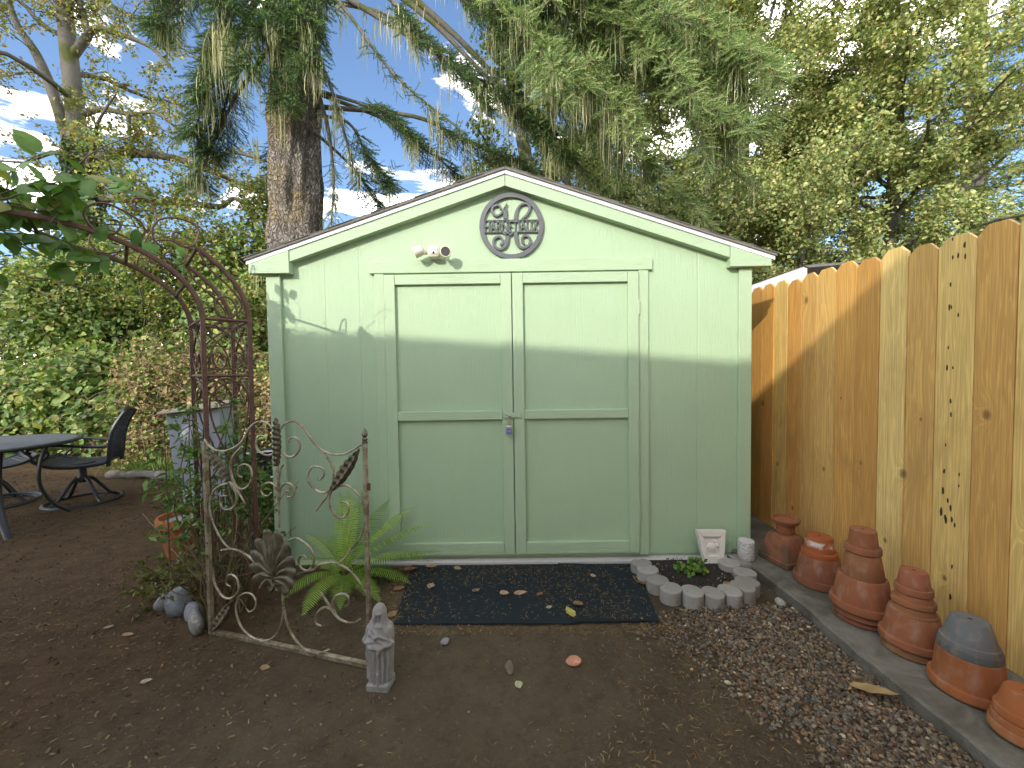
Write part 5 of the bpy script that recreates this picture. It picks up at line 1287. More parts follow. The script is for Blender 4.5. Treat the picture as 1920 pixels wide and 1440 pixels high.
ends = [(7.2, (-.49, 5.0, 4.84)), (7.8, (.04, 4.8, 5.25)), (8.3, (.87, 4.5, 4.75)), (8.4, (1.43, 4.4, 4.25)), (8.8, (2.13, 4.3, 4.55)), (8.6, (2.36, 4.3, 3.98)), (9.2, (1.93, 4.5, 5.05)), (9.5, (1.37, 4.6, 5.4)),
        (6.8, (-1.44, 5.6, 4.64)), (6.0, (-1.94, 6.2, 4.28)), (5.6, (-2.2, 6.7, 4.04)), (6.5, (.04, 6.0, 4.39)), (7.0, (.76, 5.5, 4.51)), (9.0, (.61, 4.8, 5.55)), (7.4, (-4.06, 5.6, 5.86)), (6.9, (-4.64, 6.0, 5.0)), (6.6, (-4.62, 6.3, 4.9)), (8.0, (-5.13, 6.0, 6.5)),
        (7.4, (-3.31, 5.15, 5.3)), (7.6, (-2.56, 5.2, 5.35)), (9.8, (2.5, 4.6, 5.2)), (10, (1.9, 5.0, 5.9)), (8.8, (1.65, 4.2, 4.65)), (8.4, (1.0, 4.1, 4.25)), (9.0, (2.35, 4.0, 4.45)), (7.9, (.30, 4.5, 4.75)), (6.2, (-1.0, 6.6, 4.6)), (9.6, (1.0, 4.3, 5.5)), (5.4, (-3.9, 6.9, 4.3)), (8.2, (1.95, 5.0, 3.95)), (7.9, (1.5, 5.4, 3.75)), (7.6, (.9, 5.2, 4.2)), (9.4, (2.75, 4.9, 4.6)), (8.6, (-4.4, 5.2, 6.4)), (7.0, (-2.95, 5.3, 5.0)), (7.2, (-3.0, 5.1, 5.75)), (7.4, (-3.5, 5.05, 6.0)), (7.0, (-2.6, 5.2, 5.9)), (6.9, (-4.3, 5.7, 5.4)), (7.6, (-4.7, 5.6, 6.2)), (6.0, (-4.9, 6.4, 4.5))]
O = []; D = []; S = []; lat_all = []; mains = []; Oy = []; Dy = []; Sy = []; lich = []
for k, (z0, e) in enumerate(ends):
    e = np.array(e) - np.array([.45 if e[0] > .5 else 0, 0, -.12 if e[0] > .5 else 0]); z0 = e[2] + .75 if (-2.5 < e[0] < .1 and e[2] < 4.7) else z0; s = np.array([-3.17 + .3 * np.sign(e[0] + 3.17), 5.9, z0]); mid = (s + e) / 2 + np.array([0, 0, .25 + .1 * r.normal()]); q3 = s * .25 + e * .75 + np.array([0, 0, .10])
    P = np.array(crom([tuple(s), tuple(mid), tuple(q3), tuple(e), tuple(e + (e - q3) * .25 - np.array([0, 0, .05]))], 6)); L = np.linalg.norm(e - s)
    mains.append((P, np.linspace(.018 + .006 * L, .006, len(P))))
    ff = .5 if L > 4 else .3
    lf = e[0] < -1.8
    o, dd, ss, lt = bough(r, P, ff, lat=.6, nlat=int((14 if lf else 13) * L * (1 - ff)) + 12, sp=.2 if lf else .18, dens=1.5, droop=.2)
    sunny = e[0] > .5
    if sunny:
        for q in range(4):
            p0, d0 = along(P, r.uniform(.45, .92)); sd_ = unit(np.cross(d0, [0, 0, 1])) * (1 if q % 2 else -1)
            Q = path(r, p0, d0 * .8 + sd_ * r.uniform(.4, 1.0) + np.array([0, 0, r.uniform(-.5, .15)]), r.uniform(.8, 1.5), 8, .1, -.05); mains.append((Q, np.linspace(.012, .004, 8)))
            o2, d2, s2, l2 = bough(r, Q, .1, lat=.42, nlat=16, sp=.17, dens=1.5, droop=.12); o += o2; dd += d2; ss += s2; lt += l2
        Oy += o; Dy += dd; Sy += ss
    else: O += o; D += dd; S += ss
    lat_all += lt
    for Q, _ in lt:
        if r.uniform() < (.13 if e[0] < 1.3 else .05): lich.append(Q[r.integers(1, 5)])
    for q in range(int(L * 1.2)): lich.append(along(P, r.uniform(.12, .95))[0])
limbs_extra = [[(-2.76, 6.0, 6.89), (-2.37, 5.8, 6.48), (-1.52, 5.4, 5.21), (-.57, 5.1, 4.26)], [(-2.69, 6.0, 6.73), (-1.92, 5.8, 6.4), (-1.42, 5.6, 6.04), (-1.11, 5.5, 5.81)], [(-2.85, 5.8, 5.9), (-2.5, 5.6, 5.3), (-2.3, 5.6, 4.6), (-2.2, 5.7, 4.1)], [(-2.8, 5.9, 5.4), (-2.6, 5.8, 4.7), (-2.55, 5.8, 4.0), (-2.6, 5.8, 3.4)]]
for P in limbs_extra:
    P = np.array(crom(P, 6)); mains.append((P, np.linspace(.035, .01, len(P))))
    for q in range(9): lich.append(along(P, r.uniform(.2, .98))[0])
    o, dd, ss, lt = bough(r, P, .45, lat=.5, nlat=14, sp=.15, dens=.8, droop=.6); O += o; D += dd; S += ss; lat_all += lt
V, F = tubes(mains, 7); place('limbs', arr_mesh('limbs', V, F, smooth=True), M['alder'], spr)
V, F = tubes(lat_all, 3); place('branchlets', arr_mesh('branchlets', V, F, smooth=True), M['twig'], spr)
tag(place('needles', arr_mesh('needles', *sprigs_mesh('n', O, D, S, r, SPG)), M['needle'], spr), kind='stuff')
tag(place('sun_painted_needles', arr_mesh('sun_painted_needles', *sprigs_mesh('n', Oy, Dy, Sy, r, SPY)), M['needle'], spr), kind='stuff')
lich += [(-3.62, 5.75, 4.6), (-3.6, 5.7, 2.95), (-3.6, 5.72, 2.9), (-2.7, 5.7, 4.9)]
lich = np.array(lich)
Vl = [strands(r, lich[::2], 12, .03, (.12, .4), .0045), strands(r, lich[1::2], 18, .05, (.25, .75), .005), strands(r, np.array([(-3.85 + .12 * q + .05 * math.sin(q * 3), 5.35 + .05 * math.cos(q * 2), 5.75 + .12 * math.sin(q * 1.7)) for q in range(9)]), 30, .06, (.5, 1.1), .006)]
tag(place('lichen', arr_mesh('lichen', *merge(Vl)), M['lichen'], spr), kind='stuff')
# cones
mb = MB(); cn = 0
for k in range(90):
    q = r.integers(0, len(Oy)); p = Oy[q]
    if p[2] > 4.3 and p[1] < 5.2 and p[0] > .6:
        mb.lathe([(.004, 0), (.011, -.012), (.013, -.03), (.009, -.055), (1e-4, -.065)], 7, (p[0], p[1], p[2])); cn += 1
if cn: mb.build('cones', simple('red_brown_cones', (.34, .13, .065), .8, 0, 90, .3), spr)

# other conifers further back
def conifer(name, base, h, rmax, label, seed, pal, nb=46, sp=.26, dens=.55, z0=.6):
    r = R2(seed); T = thing(name, base, label, 'tree', 'conifers behind the garden'); b = np.array(base)
    O = []; D = []; S = []; mains = []; lats = []
    for k in range(nb):
        f = (k + r.uniform(0, 1)) / nb; z = z0 + (h - z0) * f; L = rmax * (1 - f) ** .8 * r.uniform(.75, 1.2) + .25; a = k * 2.4 + r.uniform(-.3, .3)
        P = path(r, b + np.array([0, 0, z]), (math.cos(a), math.sin(a), .1), L, 7, .06, -.07); mains.append((P, np.linspace(.03, .008, 7)))
        o, d_, s_, lt = bough(r, P, .2, lat=.75, nlat=int(7 * L) + 6, sp=sp, dens=dens, droop=.35); O += o; D += d_; S += s_
    V, F = tubes([(np.array([b, b + [0, 0, h * .5], b + [0, 0, h]]), np.array([h * .022, h * .015, .02]))], 12); place('trunk', arr_mesh('trunk', V, F, smooth=True), M['alder'], T)
    V, F = tubes(mains, 4); place('limbs', arr_mesh('limbs', V, F, smooth=True), M['alder'], T)
    tag(place('needles', arr_mesh('needles', *sprigs_mesh('n', O, D, S, r, pal)), M['needle'], T), kind='stuff')
SPB = [(0.052, 0.104, 0.052), (0.078, 0.137, 0.065), (0.039, 0.078, 0.039)]
conifer('spruce_tree', (10.4, 9.0, 0), 13, 2.6, 'dark spruce at the right edge rising behind the fence', 101, SPG, 60)
conifer('spruce_tree', (6.8, 11.5, 0), 7.5, 2.6, 'blue-green spruce low behind the yellowing trees on the right', 102, SPB, 44)
conifer('spruce_tree', (2.9, 12.5, 0), 8.0, 2.7, 'dark spruce behind the shed roof, right of the ridge', 103, SPG, 44)
conifer('spruce_tree', (-1.2, 11.5, 0), 6.8, 2.0, 'small dark spruce between the thick trunk and the shed ridge', 104, SPG, 40)

# ------------------------------------------------------------------ broadleaf trees
YG = [(0.321, 0.364, 0.119), (0.439, 0.461, 0.178), (0.227, 0.299, 0.099), (0.160, 0.226, 0.080), (0.600, 0.533, 0.238), (0.405, 0.322, 0.150)]
YP = [.3, .22, .2, .14, .08, .06]
DGR = [(0.119, 0.189, 0.054), (0.178, 0.237, 0.069), (0.277, 0.284, 0.081), (0.090, 0.141, 0.048)]
broadleaf('alder_tree', (4.1, 8.2, 0), [(0, 0, -.2), (.1, 0, 2), (-.1, .1, 4.5), (.2, 0, 7), (.3, 0, 9.5)], .2, 'yellow-green leafy alder right of the shed roof', 201, YG, YP, nlimb=30, limb=(3.3, 2.0), nsub=9, ntwig=7, nleaf=52, lsize=(.045, .082), group='broadleaf trees behind the fence')
broadleaf('alder_tree', (7.2, 7.6, 0), [(0, 0, -.2), (-.1, 0, 2), (.15, .1, 4), (.1, 0, 6), (.2, 0, 8)], .16, 'yellowing alder above the fence boards', 202, YG, YP, nlimb=28, limb=(3.0, 1.9), nsub=9, ntwig=7, nleaf=52, lsize=(.045, .082), group='broadleaf trees behind the fence')
broadleaf('alder_tree', (1.7, 8.8, 0), [(0, 0, -.2), (-.3, 0, 2.2), (-.9, -.4, 4), (-1.4, -.8, 5.6), (-1.6, -1, 7)], .22, 'dark leaning alder right behind the shed ridge', 203, DGR + YG[:2], None, nlimb=14, limb=(2.4, 1.3), nsub=8, ntwig=6, nleaf=20, lsize=(.055, .09), group='broadleaf trees behind the fence', extra=[([(.9, 8.2, 3.6), (1.5, 7.8, 4.2), (1.0, 7.4, 4.8), (.3, 7.2, 5.6)], .11), ([(1.4, 8.6, 3.0), (2.4, 8.2, 3.6), (3.6, 8.0, 4.4)], .08)])
broadleaf('alder_sapling', (4.9, 6.6, 0), [(0, 0, -.2), (.1, .1, 1.4), (-.1, 0, 2.8), (.1, 0, 4.2)], .06, 'young bright yellow-green alder close behind the fence', 204, YG, YP, nlimb=13, limb=(1.9, 1.2), nsub=8, ntwig=6, nleaf=34, lsize=(.042, .078), t0=.2, group='broadleaf trees behind the fence')
broadleaf('alder_sapling', (2.9, 6.9, 0), [(0, 0, -.2), (-.1, .1, 1.4), (.1, 0, 2.8), (0, 0, 4.0)], .06, 'young green alder behind the right eave of the shed', 205, YG + DGR, None, nlimb=12, limb=(1.7, 1.1), nsub=8, ntwig=6, nleaf=34, lsize=(.042, .078), t0=.2, group='broadleaf trees behind the fence')
broadleaf('alder_tree', (5.8, 10.2, 0), [(0, 0, -.2), (-.1, 0, 3), (.15, .1, 6), (.1, 0, 9), (.2, 0, 12)], .22, 'tall green alder behind the yellowing trees', 206, YG + DGR[:2], None, nlimb=24, limb=(3.2, 1.8), nsub=9, ntwig=6, nleaf=40, lsize=(.065, .105), group='broadleaf trees behind the fence')
broadleaf('alder_tree', (2.2, 10.5, 0), [(0, 0, -.2), (-.1, 0, 3), (.15, .1, 5), (.1, 0, 7.5), (.2, 0, 10)], .2, 'tall green alder behind the spruce boughs over the shed', 207, DGR, None, nlimb=20, limb=(3.0, 1.6), nsub=8, ntwig=6, nleaf=32, lsize=(.065, .105), group='broadleaf trees behind the fence')
# left alder with limbs traced from the photograph's silhouette, at their real depth
AL = [(0.156, 0.195, 0.039), (0.221, 0.234, 0.052), (0.286, 0.260, 0.058), (0.364, 0.247, 0.065), (0.111, 0.143, 0.033), (0.195, 0.221, 0.046)]
AX = [([(-8.65, 8.0, 5.53), (-8.97, 8.0, 6.67), (-9.19, 7.9, 7.5), (-9.43, 7.8, 8.01), (-9.65, 7.8, 8.83)], .12), ([(-8.61, 8, 7.54), (-8.33, 8, 7.85), (-8.01, 7.9, 7.98), (-7.49, 7.9, 7.84), (-6.87, 7.8, 7.53), (-6.42, 7.8, 7.06)], .085), ([(-8.51, 8, 6.41), (-8.08, 8, 6.51), (-7.45, 8, 6.4), (-6.92, 7.9, 6.36), (-6.3, 7.9, 5.9)], .07),
      ([(-8.39, 8, 5.58), (-7.8, 8, 5.63), (-7.16, 8, 5.62), (-6.53, 8, 5.51), (-6.17, 8, 5.38), (-5.57, 8, 5.65), (-4.73, 8, 5.44)], .10), ([(-6.17, 8, 5.38), (-5.59, 8, 5.13), (-4.75, 8, 4.74)], .06), ([(-8.16, 8, 4.77), (-7.2, 8, 4.73), (-6.14, 8, 4.62), (-5.77, 8, 4.59), (-5.5, 8, 4.74), (-5.18, 8, 4.55), (-4.93, 8, 4.23)], .08), ([(-8.27, 8, 8.0), (-8.36, 8, 8.41), (-8.49, 8, 8.92)], .06), ([(-7.55, 8, 6.4), (-7.52, 8, 5.93), (-7.39, 8, 5.67)], .04)]
broadleaf('alder_tree', (-8.45, 8.0, 0), [(.05, 0, -.2), (0, 0, 2), (-.06, 0, 3.96), (-.09, 0, 5.22), (-.15, 0, 6.57), (-.24, 0, 8.0), (-.27, 0, 9.2), (-.2, 0, 11)], .21, 'thin leaved autumn alder with long crooked limbs at upper left', 211, AL, None, nlimb=9, limb=(2.3, 1.8), nsub=9, ntwig=6, twl=.42, nleaf=15, lsize=(.045, .08), t0=.4, extra=AX, leafspread=.05, group='trees on the left')
# ivy on its trunk
r = R2(55); n = 5200; z = 1.2 + 4.7 * r.beta(1.3, 1.4, n); a = r.uniform(0, 6.3, n); q = .21 + .25 * r.beta(1.2, 2.2, n) * (1.2 - .1 * z)
P = np.column_stack([-8.5 + q * np.cos(a), 8.0 + q * np.sin(a), z])
V, F, c = leaves(P, r.uniform(.07, .11, n), r, pick(r, [(.03, .06, .016), (.045, .085, .02), (.08, .11, .03)], n), nrm=np.column_stack([np.cos(a), np.sin(a), 0 * a + .3]), width=.9)
iv = place('ivy', arr_mesh('ivy', V, F, c), M['leaf'], None, 0, True, (-8.45, 8, 0)); tag(iv, 'dark ivy climbing the trunk of the left alder', 'ivy')

# ------------------------------------------------------------------ thicket on the left
BG = [(0.121, 0.209, 0.043), (0.177, 0.266, 0.058), (0.258, 0.322, 0.077), (0.081, 0.153, 0.031), (0.338, 0.354, 0.092)]
BD = [(0.312, 0.216, 0.102), (0.408, 0.300, 0.144), (0.228, 0.144, 0.066), (0.180, 0.168, 0.054), (0.480, 0.372, 0.192)]
def thicket(name, label, lumps, seed, pal, dens, size, canes=0, palp=None, group='thicket on the left', canec='twig', lob=True):
    r = R2(seed); L = np.array(lumps); base = (float(L[:, 0].mean()), float(L[:, 1].mean()), 0)
    T = thing(name, base, label, 'bush', group); P = []; N = []
    for (x, y, z, rad) in lumps:
        n = int(dens * rad * rad); v = unit(r.normal(size=(n, 3)) + np.array([.05, -.55, .25])); q = rad * (.62 + .48 * r.beta(3, 1.6, n)) * (1 + .16 * np.sin(v[:, 0] * 6 + x * 5) * np.sin(v[:, 2] * 6 + y * 3))
        p = np.array([x, y, z]) + v * q[:, None]; k = p[:, 2] > .01; P.append(p[k]); N.append((v + np.array([-.2, -.5, .55]))[k])
    P = np.vstack(P); N = np.vstack(N); n = len(P)
    V, F, c = leaves(P, r.uniform(*size, n), r, pick(r, pal, n, palp, .3), nrm=N, width=.74, fold=.24, lobes=lob, nj=.85)
    tag(place('foliage', arr_mesh('foliage', V, F, c), M['leaf'] if canec != 'dry' else M['dead'], T), kind='stuff')
    cs = []
    for k in range(canes):
        x, y, z, rad = lumps[r.integers(0, len(lumps))]; v = unit(r.normal(size=3) + np.array([0, -.6, 0])); cs.append((path(r, np.array([x, y, max(.05, z)]) + v * rad * .8, unit(r.normal(size=3) + np.array([0, -.5, .2])), r.uniform(.4, 1.1), 7, .2, -.1), np.linspace(.006, .002, 7)))
    if cs: V, F = tubes(cs, 4); place('canes', arr_mesh('canes', V, F, smooth=True), M['twig'], T)
    return T
r = R2(66)
def lumpset(n, xr, yf, zr, rr_):
    o = []
    for k in range(n):
        x = r.uniform(*xr); z = r.uniform(*zr); o.append((x, yf(x, z) + r.uniform(-.15, .35), z, r.uniform(*rr_)))
    return o
fy = lambda x, z: 5.35 + (0 if x < -4.6 else .25 * (x + 4.6)) + .42 * z
thicket('bramble_thicket', 'dense sunlit green bramble thicket behind the patio table', lumpset(44, (-8.2, -4.4), lambda x, z: 5.25 + .75 * z + .25 * math.sin(x * 2.3), (.25, 1.35), (.28, .62)) + lumpset(34, (-8.6, -4.8), lambda x, z: 6.5 + .3 * z + .3 * math.sin(x * 1.7), (1.6, 3.3), (.35, .8)), 301, BG, 1150, (.03, .12), 260)
thicket('bramble_thicket', 'green bramble thicket behind the arch and meter box', lumpset(52, (-5.0, -3.0), lambda x, z: 5.7 + .5 * z + .25 * math.sin(x * 3.1), (1.1, 3.4), (.22, .62)), 302, BG, 1100, (.03, .10), 220)
thicket('dry_brambles', 'tan dried brambles along the foot of the thicket', lumpset(60, (-5.4, -2.7), lambda x, z: 5.25 + .3 * z, (.2, 1.35), (.26, .46)), 303, BD + BG[:2], 1300, (.035, .075), 420, canec='dry', lob=False)
thicket('dark_shrub', 'dark evergreen shrubs rising behind the thicket', lumpset(58, (-12.0, -3.0), lambda x, z: 7.4 + .2 * z, (.6, 3.3), (.6, .95)), 304, [(.03, .055, .014), (.05, .08, .02), (.09, .11, .03)], 520, (.08, .12), 30)
broadleaf('leafy_sapling', (-6.6, 7.2, 0), [(0, 0, -.2), (.1, 0, 1.4), (-.1, 0, 2.8), (.2, 0, 4.4)], .06, 'pale yellow-green sapling above the thicket at far left', 212, AL + BG, None, nlimb=13, limb=(1.6, 1.1), nsub=7, ntwig=6, nleaf=20, lsize=(.045, .08), t0=.25, group='trees on the left')
broadleaf('leafy_sapling', (-4.6, 7.0, 0), [(0, 0, -.2), (.1, 0, 1.4), (-.1, 0, 2.8), (-.1, 0, 4.0)], .06, 'leafy sapling between the arch top and the thick trunk', 213, AL + BG, None, nlimb=12, limb=(1.4, 1.0), nsub=7, ntwig=6, nleaf=20, lsize=(.045, .08), t0=.25, group='trees on the left')
# shrubs behind the fence on the right
thicket('understory_shrub', 'green shrub filling the gap behind the fence and outbuilding', lumpset(34, (2.4, 9.5), lambda x, z: 8.4 + .1 * z, (.8, 3.2), (.6, .95)), 305, DGR + YG[:3], 520, (.07, .11), 20, group='shrubs behind the fence')
# grass tuft
n = 420; a = r.uniform(0, 6.3, n); q = .32 * np.sqrt(r.uniform(0, 1, n)); B = np.column_stack([-4.55 + q * np.cos(a) * 1.5, 4.95 + q * np.sin(a) * .6, 0 * q]); L = r.uniform(.14, .38, n); dv = unit(np.column_stack([np.cos(a) * .6, np.sin(a) * .6 - .2, np.ones(n)]) + r.normal(size=(n, 3)) * .25)
sd = np.column_stack([-np.sin(a), np.cos(a), 0 * a]) * .004; tp = B + dv * L[:, None] + np.column_stack([np.cos(a), np.sin(a), -.6 + 0 * a]) * (L * .35)[:, None]; md = B + dv * (L * .6)[:, None]
V = np.stack([B - sd, B + sd, md + sd, md - sd, tp], 1).reshape(-1, 3); k = np.arange(n)[:, None] * 5
F = np.stack([k + [0, 1, 2], k + [0, 2, 3], k + [3, 2, 4]], 1).reshape(-1, 3)
gt = place('grass_tuft', arr_mesh('grass_tuft', V, F, np.repeat(pick(r, [(.17, .26, .05), (.25, .30, .08), (.12, .2, .04)], n), 5, 0)), M['leaf'], None, 0, True, (-4.55, 4.95, 0)); tag(gt, 'bright green arching grass tuft behind the swivel chair', 'grass', kind='stuff')

# ------------------------------------------------------------------ plants near the shed
# sword fern
fern = thing('sword_fern', (-1.02, 2.33, 0), 'bright green sword fern growing against the shed wall behind the gate', 'fern')
FC = [(0.210, 0.375, 0.040), (0.285, 0.450, 0.053), (0.150, 0.285, 0.033), (0.360, 0.495, 0.079)]
def frond(az, L, rise, droop, seed, w=.062, twist=0):
    r = R2(seed); n = 40; P = []
    d = np.array([math.cos(az), math.sin(az), 0]); p = np.array([0., 0, .03]); ang = rise
    for k in range(n + 1): P.append(p.copy()); p = p + (d * math.cos(ang) + np.array([0, 0, 1.]) * math.sin(ang)) * L / n; ang -= droop / n
    P = np.array(P); T_ = unit(np.gradient(P, axis=0)); s = np.array([-d[1], d[0], 0]); V = []; F = []; C = []; cc = np.array(FC[r.integers(0, 4)]) * r.uniform(.8, 1.15)
    for k in range(4, n + 1):
        t = k / n; ln = w * math.sin(PI * min(1, (t * .93 + .06))) ** .75 * (1 if t < .85 else .8) * r.uniform(.9, 1.1)
        nrm = np.cross(s, T_[k])
        for sg in (-1, 1):
            b = P[k]; tip = b + (s * sg * .93 + T_[k] * .34) * ln - nrm * -ln * .10 - np.array([0, 0, ln * .12]); h = T_[k] * L / n * .24
            i = len(V); V += [b - h, b + h, b + (tip - b) * .6 + h * .9, b + (tip - b) * .6 - h * .9, tip]; F += [(i, i + 1, i + 2), (i, i + 2, i + 3), (i + 3, i + 2, i + 4)]; C += [cc * r.uniform(.85, 1.15)] * 5
    for k in range(n):
        i = len(V); w_ = s * .0022 * (1 - k / n * .7); V += [P[k] - w_, P[k] + w_, P[k + 1] + w_, P[k + 1] - w_]; F += [(i, i + 1, i + 2), (i, i + 2, i + 3)]; C += [np.array([.20, .2, .06])] * 4
    return np.array(V), np.array(F), np.array(C)
fl_ = [(1.75, .50, 1.45, .9), (2.0, .46, 1.35, .6), (1.35, .52, 1.35, .7), (.95, .50, 1.15, .7), (.55, .55, 1.05, .85), (.25, .55, .85, .8), (.0, .5, .8, 1.3), (-.25, .42, .6, 1.2), (-.75, .40, .55, 1.1), (-1.2, .46, .5, .7), (-1.75, .36, .7, 1.6), (-2.3, .34, .8, 1.6), (2.6, .40, 1.0, 1.2), (3.2, .36, .9, 1.4), (1.0, .36, 1.5, .4), (.4, .42, 1.2, 1.1), (-.05, .56, .55, .6), (2.2, .3, 1.0, 1.0)]
for k, (az, L, ri, dr) in enumerate(fl_):
    V, F, C = frond(az, L * 1.12, ri, dr, 400 + k, .07)
    # keep fronds in front of the shed wall
    V = V + np.array([-1.02, 2.33, 0]); V[:, 1] = np.minimum(V[:, 1], 2.53 + .0 * V[:, 1]); V[:, 2] = np.maximum(V[:, 2], .012)
    place('frond', arr_mesh('frond', V, F, C), M['leaf'], fern)
# moss and small weeds beside the fern
n = 2600; a = r.uniform(0, 6.3, n); q = np.sqrt(r.uniform(0, 1, n)); P = np.column_stack([-.93 + .27 * q * np.cos(a), 2.38 + .12 * q * np.sin(a), .004 + .02 * r.uniform(size=n) * (1 - q)])
V, F, c = leaves(P, r.uniform(.006, .014, n), r, pick(r, [(.03, .05, .012), (.05, .075, .018), (.07, .08, .02)], n))
tag(place('moss', arr_mesh('moss', V, F, c), M['leaf']), 'low dark moss on the soil beside the fern', 'moss', kind='stuff')

# leafy herb in the small bed: stems with lobed leaves
hb = thing('bed_herb', (1.08, 2.29, .04), 'small bright green herb growing in the edged bed', 'plant')
mb = MB(); pts = []; r = R2(91)
for k in range(16):
    a = r.uniform(0, 6.3); L = r.uniform(.03, .085); c0_ = np.array([1.085, 2.285, .035]) if k < 11 else np.array([1.0, 2.30, .035])
    if k >= 11: L *= .7
    e = c0_ + np.array([math.cos(a) * .035, math.sin(a) * .03, L]); mb.tube([tuple(c0_), tuple((c0_ + e) / 2 + [0, 0, .01]), tuple(e)], .0015, 4)
    for q in range(9): pts.append(e + r.normal(size=3) * np.array([.013, .012, .008]))
mb.build('stems', M['stem'], hb)
V, F, c = leaves(np.array(pts), r.uniform(.018, .03, len(pts)), r, pick(r, [(.10, .24, .03), (.15, .30, .045), (.07, .17, .025), (.24, .28, .05)], len(pts)), nb=(0, -.3, 1), width=.85, lobes=True)
place('leaves', arr_mesh('leaves', V, F, c), M['leaf'], hb)

# climbing vine on the arch tower
vn = thing('climbing_vine', (-1.6, 2.05, 0), 'narrow leaved green vine climbing the legs of the rusty arch', 'vine')
r = R2(120); stems = []; LP = []; LD = []
for k in range(26):
    b = Nn + wa * r.uniform(.0, .42) - ua * r.uniform(-.03, .19); top = r.uniform(.35, 1.22)
    P = path(r, (b.x, b.y, 0), (0, 0, 1), top, 12, .16, .18); P[:, :2] = np.array([b.x, b.y]) + np.clip(P[:, :2] - np.array([b.x, b.y]), -.09, .09); stems.append((P, np.linspace(.005, .002, 12)))
    for q in range(int(top * 34)):
        p, d = along(P, r.uniform(.15, 1)); o = unit(np.array([r.normal(), r.normal(), r.uniform(-.3, .4)]));
        for s in range(3): LP.append(p + o * (.03 + .022 * s) + r.normal(size=3) * .008); LD.append(unit(o + np.array([0, 0, -.35]) + r.normal(size=3) * .35))
V, F = tubes(stems, 5); place('stems', arr_mesh('stems', V, F, smooth=True), M['stem'], vn)
LP = np.array(LP); n = len(LP); k = LP[:, 2] > .45
k &= r.uniform(size=n) < .95; LP = LP[k]; LD = np.array(LD)[k]; n = len(LP)
V, F, c = leaves(LP, r.uniform(.032, .062, n), r, pick(r, [(.08, .17, .03), (.12, .22, .04), (.17, .25, .05), (.06, .12, .025)], n), dirs=LD, width=.36, nb=(0, -.2, .6))
tag(place('foliage', arr_mesh('foliage', V, F, c), M['leaf'], vn), kind='stuff')
# dry, woody growth and shrub at the arch's foot
sh = thing('low_shrub', (-1.92, 2.32, 0), 'yellow-green low shrub between the rocks and the planter', 'shrub')
LP = []; LD = []; stems = []
for k in range(60):
    a = r.uniform(0, 6.3); b = np.array([-1.84 + .07 * math.cos(a), 2.30 + .08 * math.sin(a), .02]); d = np.array([math.cos(a) - .35, math.sin(a) * .8 - .2, .75])
    P = path(r, b, d, r.uniform(.18, .40), 8, .16, -.05); stems.append((P, np.linspace(.003, .0012, 8)))
    for q in range(16):
        p, dd = along(P, r.uniform(.3, 1)); LP.append(p + r.normal(size=3) * .012); LD.append(dd + r.normal(size=3) * .6)
V, F = tubes(stems, 4); place('stems', arr_mesh('stems', V, F, smooth=True), M['stem'], sh)
LP = np.array(LP); LP[:, 2] = np.maximum(LP[:, 2], .02); n = len(LP)
V, F, c = leaves(LP, r.uniform(.022, .05, n), r, pick(r, [(.13, .15, .03), (.20, .19, .045), (.085, .11, .025), (.16, .10, .04)], n), dirs=np.array(LD), width=.42)
tag(place('foliage', arr_mesh('foliage', V, F, c), M['leaf'], sh), kind='stuff')
wv = thing('woody_vine_base', (-1.5, 2.1, 0), 'tangle of bare woody stems and small leaves inside the arch tower', 'vine')
stems = []; LP = []
for k in range(46):
    b = Nn + wa * r.uniform(.02, .40) - ua * r.uniform(.0, .17); P = path(r, (b.x, b.y, 0), (r.normal() * .25, r.normal() * .25, 1), r.uniform(.3, .8), 9, .2, .1); stems.append((P, np.linspace(.0045, .002, 9)))
    for q in range(9): LP.append(along(P, r.uniform(.3, 1))[0] + r.normal(size=3) * .03)
V, F = tubes(stems, 5); place('stems', arr_mesh('stems', V, F, smooth=True), M['twig'], wv)
LP = np.array(LP); n = len(LP); V, F, c = leaves(LP, r.uniform(.02, .04, n), r, pick(r, [(.10, .12, .03), (.16, .13, .04), (.07, .09, .025)], n), width=.5); tag(place('foliage', arr_mesh('foliage', V, F, c), M['leaf'], wv), kind='stuff')
# ivy at the shed's left corner
n = 900; z = .02 + .62 * r.beta(1.2, 1.5, n); a = r.uniform(0, 6.3, n); q = .10 * np.sqrt(r.uniform(0, 1, n)); P = np.column_stack([-1.68 + q * np.cos(a), 2.66 + q * np.sin(a) * 1.4, z])
ic = thing('corner_ivy', (-1.68, 2.66, 0), 'upright clump of small green leaves at the left shed corner', 'plant')
V, F, c = leaves(P, r.uniform(.02, .036, n), r, pick(r, [(.045, .10, .02), (.08, .15, .03), (.13, .18, .04)], n), nrm=np.column_stack([np.cos(a), np.sin(a) - .3, .4 + 0 * a]), width=.75, lobes=True); tag(place('foliage', arr_mesh('foliage', V, F, c), M['leaf'], ic), kind='stuff')
V, F = tubes([(path(r, (-1.68 + .03 * k - .06, 2.66, 0), (0, 0, 1), .5, 6, .12, .1), np.linspace(.004, .002, 6)) for k in range(5)], 5); place('stems', arr_mesh('stems', V, F, smooth=True), M['stem'], ic)

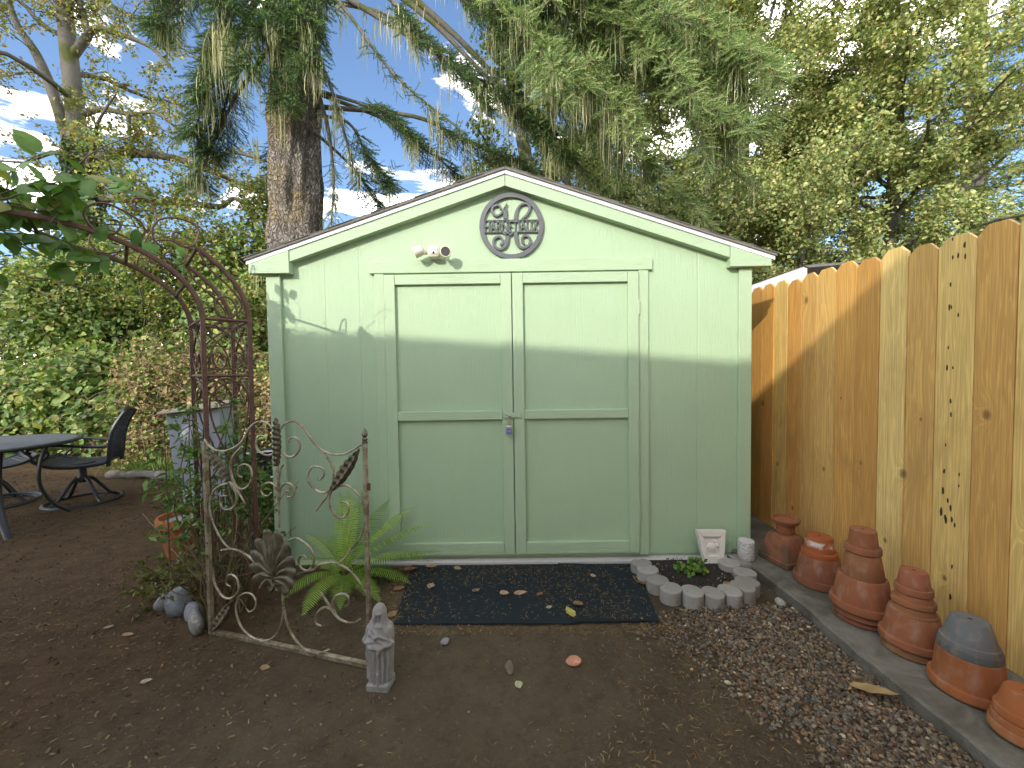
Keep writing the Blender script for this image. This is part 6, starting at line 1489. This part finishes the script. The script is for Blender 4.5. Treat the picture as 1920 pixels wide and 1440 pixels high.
# large leaved vine over the top of the arch
tv = thing('broad_leaved_vine', tuple(Nn + ua * AA), 'broad leaved green vine trailing over the top of the arch', 'vine')
r = R2(140); stems = []; ap = np.array(Nn + ua * AA) ; u_ = np.array(ua); w_ = np.array(wa)
leafsrc = []
for v_ in range(3):
    n_ = 7; rr2 = R2(500 + v_); V = []; C = []; col = np.array([(.075, .16, .028), (.11, .20, .035), (.20, .22, .04)][v_])
    out = [(-.5, 0), (-.42, .22), (-.2, .38), (.05, .36), (.25, .22), (.5, 0), (.25, -.22), (.05, -.36), (-.2, -.38), (-.42, -.22)]
    V = [(0, 0, .0)] + [(x, y, .10 * abs(y) - .22 * max(0, x) ** 2 - .08 * rr2.uniform()) for x, y in out]
    F = [(0, i + 1, (i + 1) % 10 + 1) for i in range(10)]; me = arr_mesh('leaf', np.array(V), np.array(F), np.array([col * 1.15] + [col * rr2.uniform(.85, 1.1) for _ in out]), True); me.materials.append(M['leaf']); leafsrc.append(me)
for k in range(17):
    p = ap + u_ * r.uniform(-.02, .34) + w_ * r.uniform(-.02, .46) + np.array([0, 0, 1.88]); P = path(r, p, u_ * r.uniform(-1, .4) + w_ * r.normal() * .5 + np.array([0, 0, r.uniform(-.3, .7)]), r.uniform(.35, .7), 9, .28, -.03); stems.append((P, np.linspace(.0035, .0015, 9)))
    for q in range(14):
        pp, dd = along(P, r.uniform(.05, 1)); tt_ = 2.57 - pp[1]
        if pp[0] + .6 * tt_ > -1.42 and pp[2] - .52 * tt_ > 1.5: continue
        o = bpy.data.objects.new('leaf', leafsrc[r.choice(3, p=[.5, .38, .12])]); COL.objects.link(o); o.parent = tv
        dv = unit(r.normal(size=3) * .8 + np.array([0, -.1, -.5])); nv = Vector(unit(r.normal(size=3) * .6 + np.array([.2, -.4, .8]))); X_ = Vector(dv); Z_v = (nv - X_ * nv.dot(X_)).normalized(); Y_v = Z_v.cross(X_); s = r.uniform(.055, .105)
        o.matrix_local = Matrix.Translation(Vector(pp + dv * s * .6) - ORG[tv.name]) @ Matrix((X_, Y_v, Z_v)).transposed().to_4x4() @ Matrix.Diagonal((s, s * .95, s, 1))
V, F = tubes(stems, 5); place('stems', arr_mesh('stems', V, F, smooth=True), M['stem'], tv)
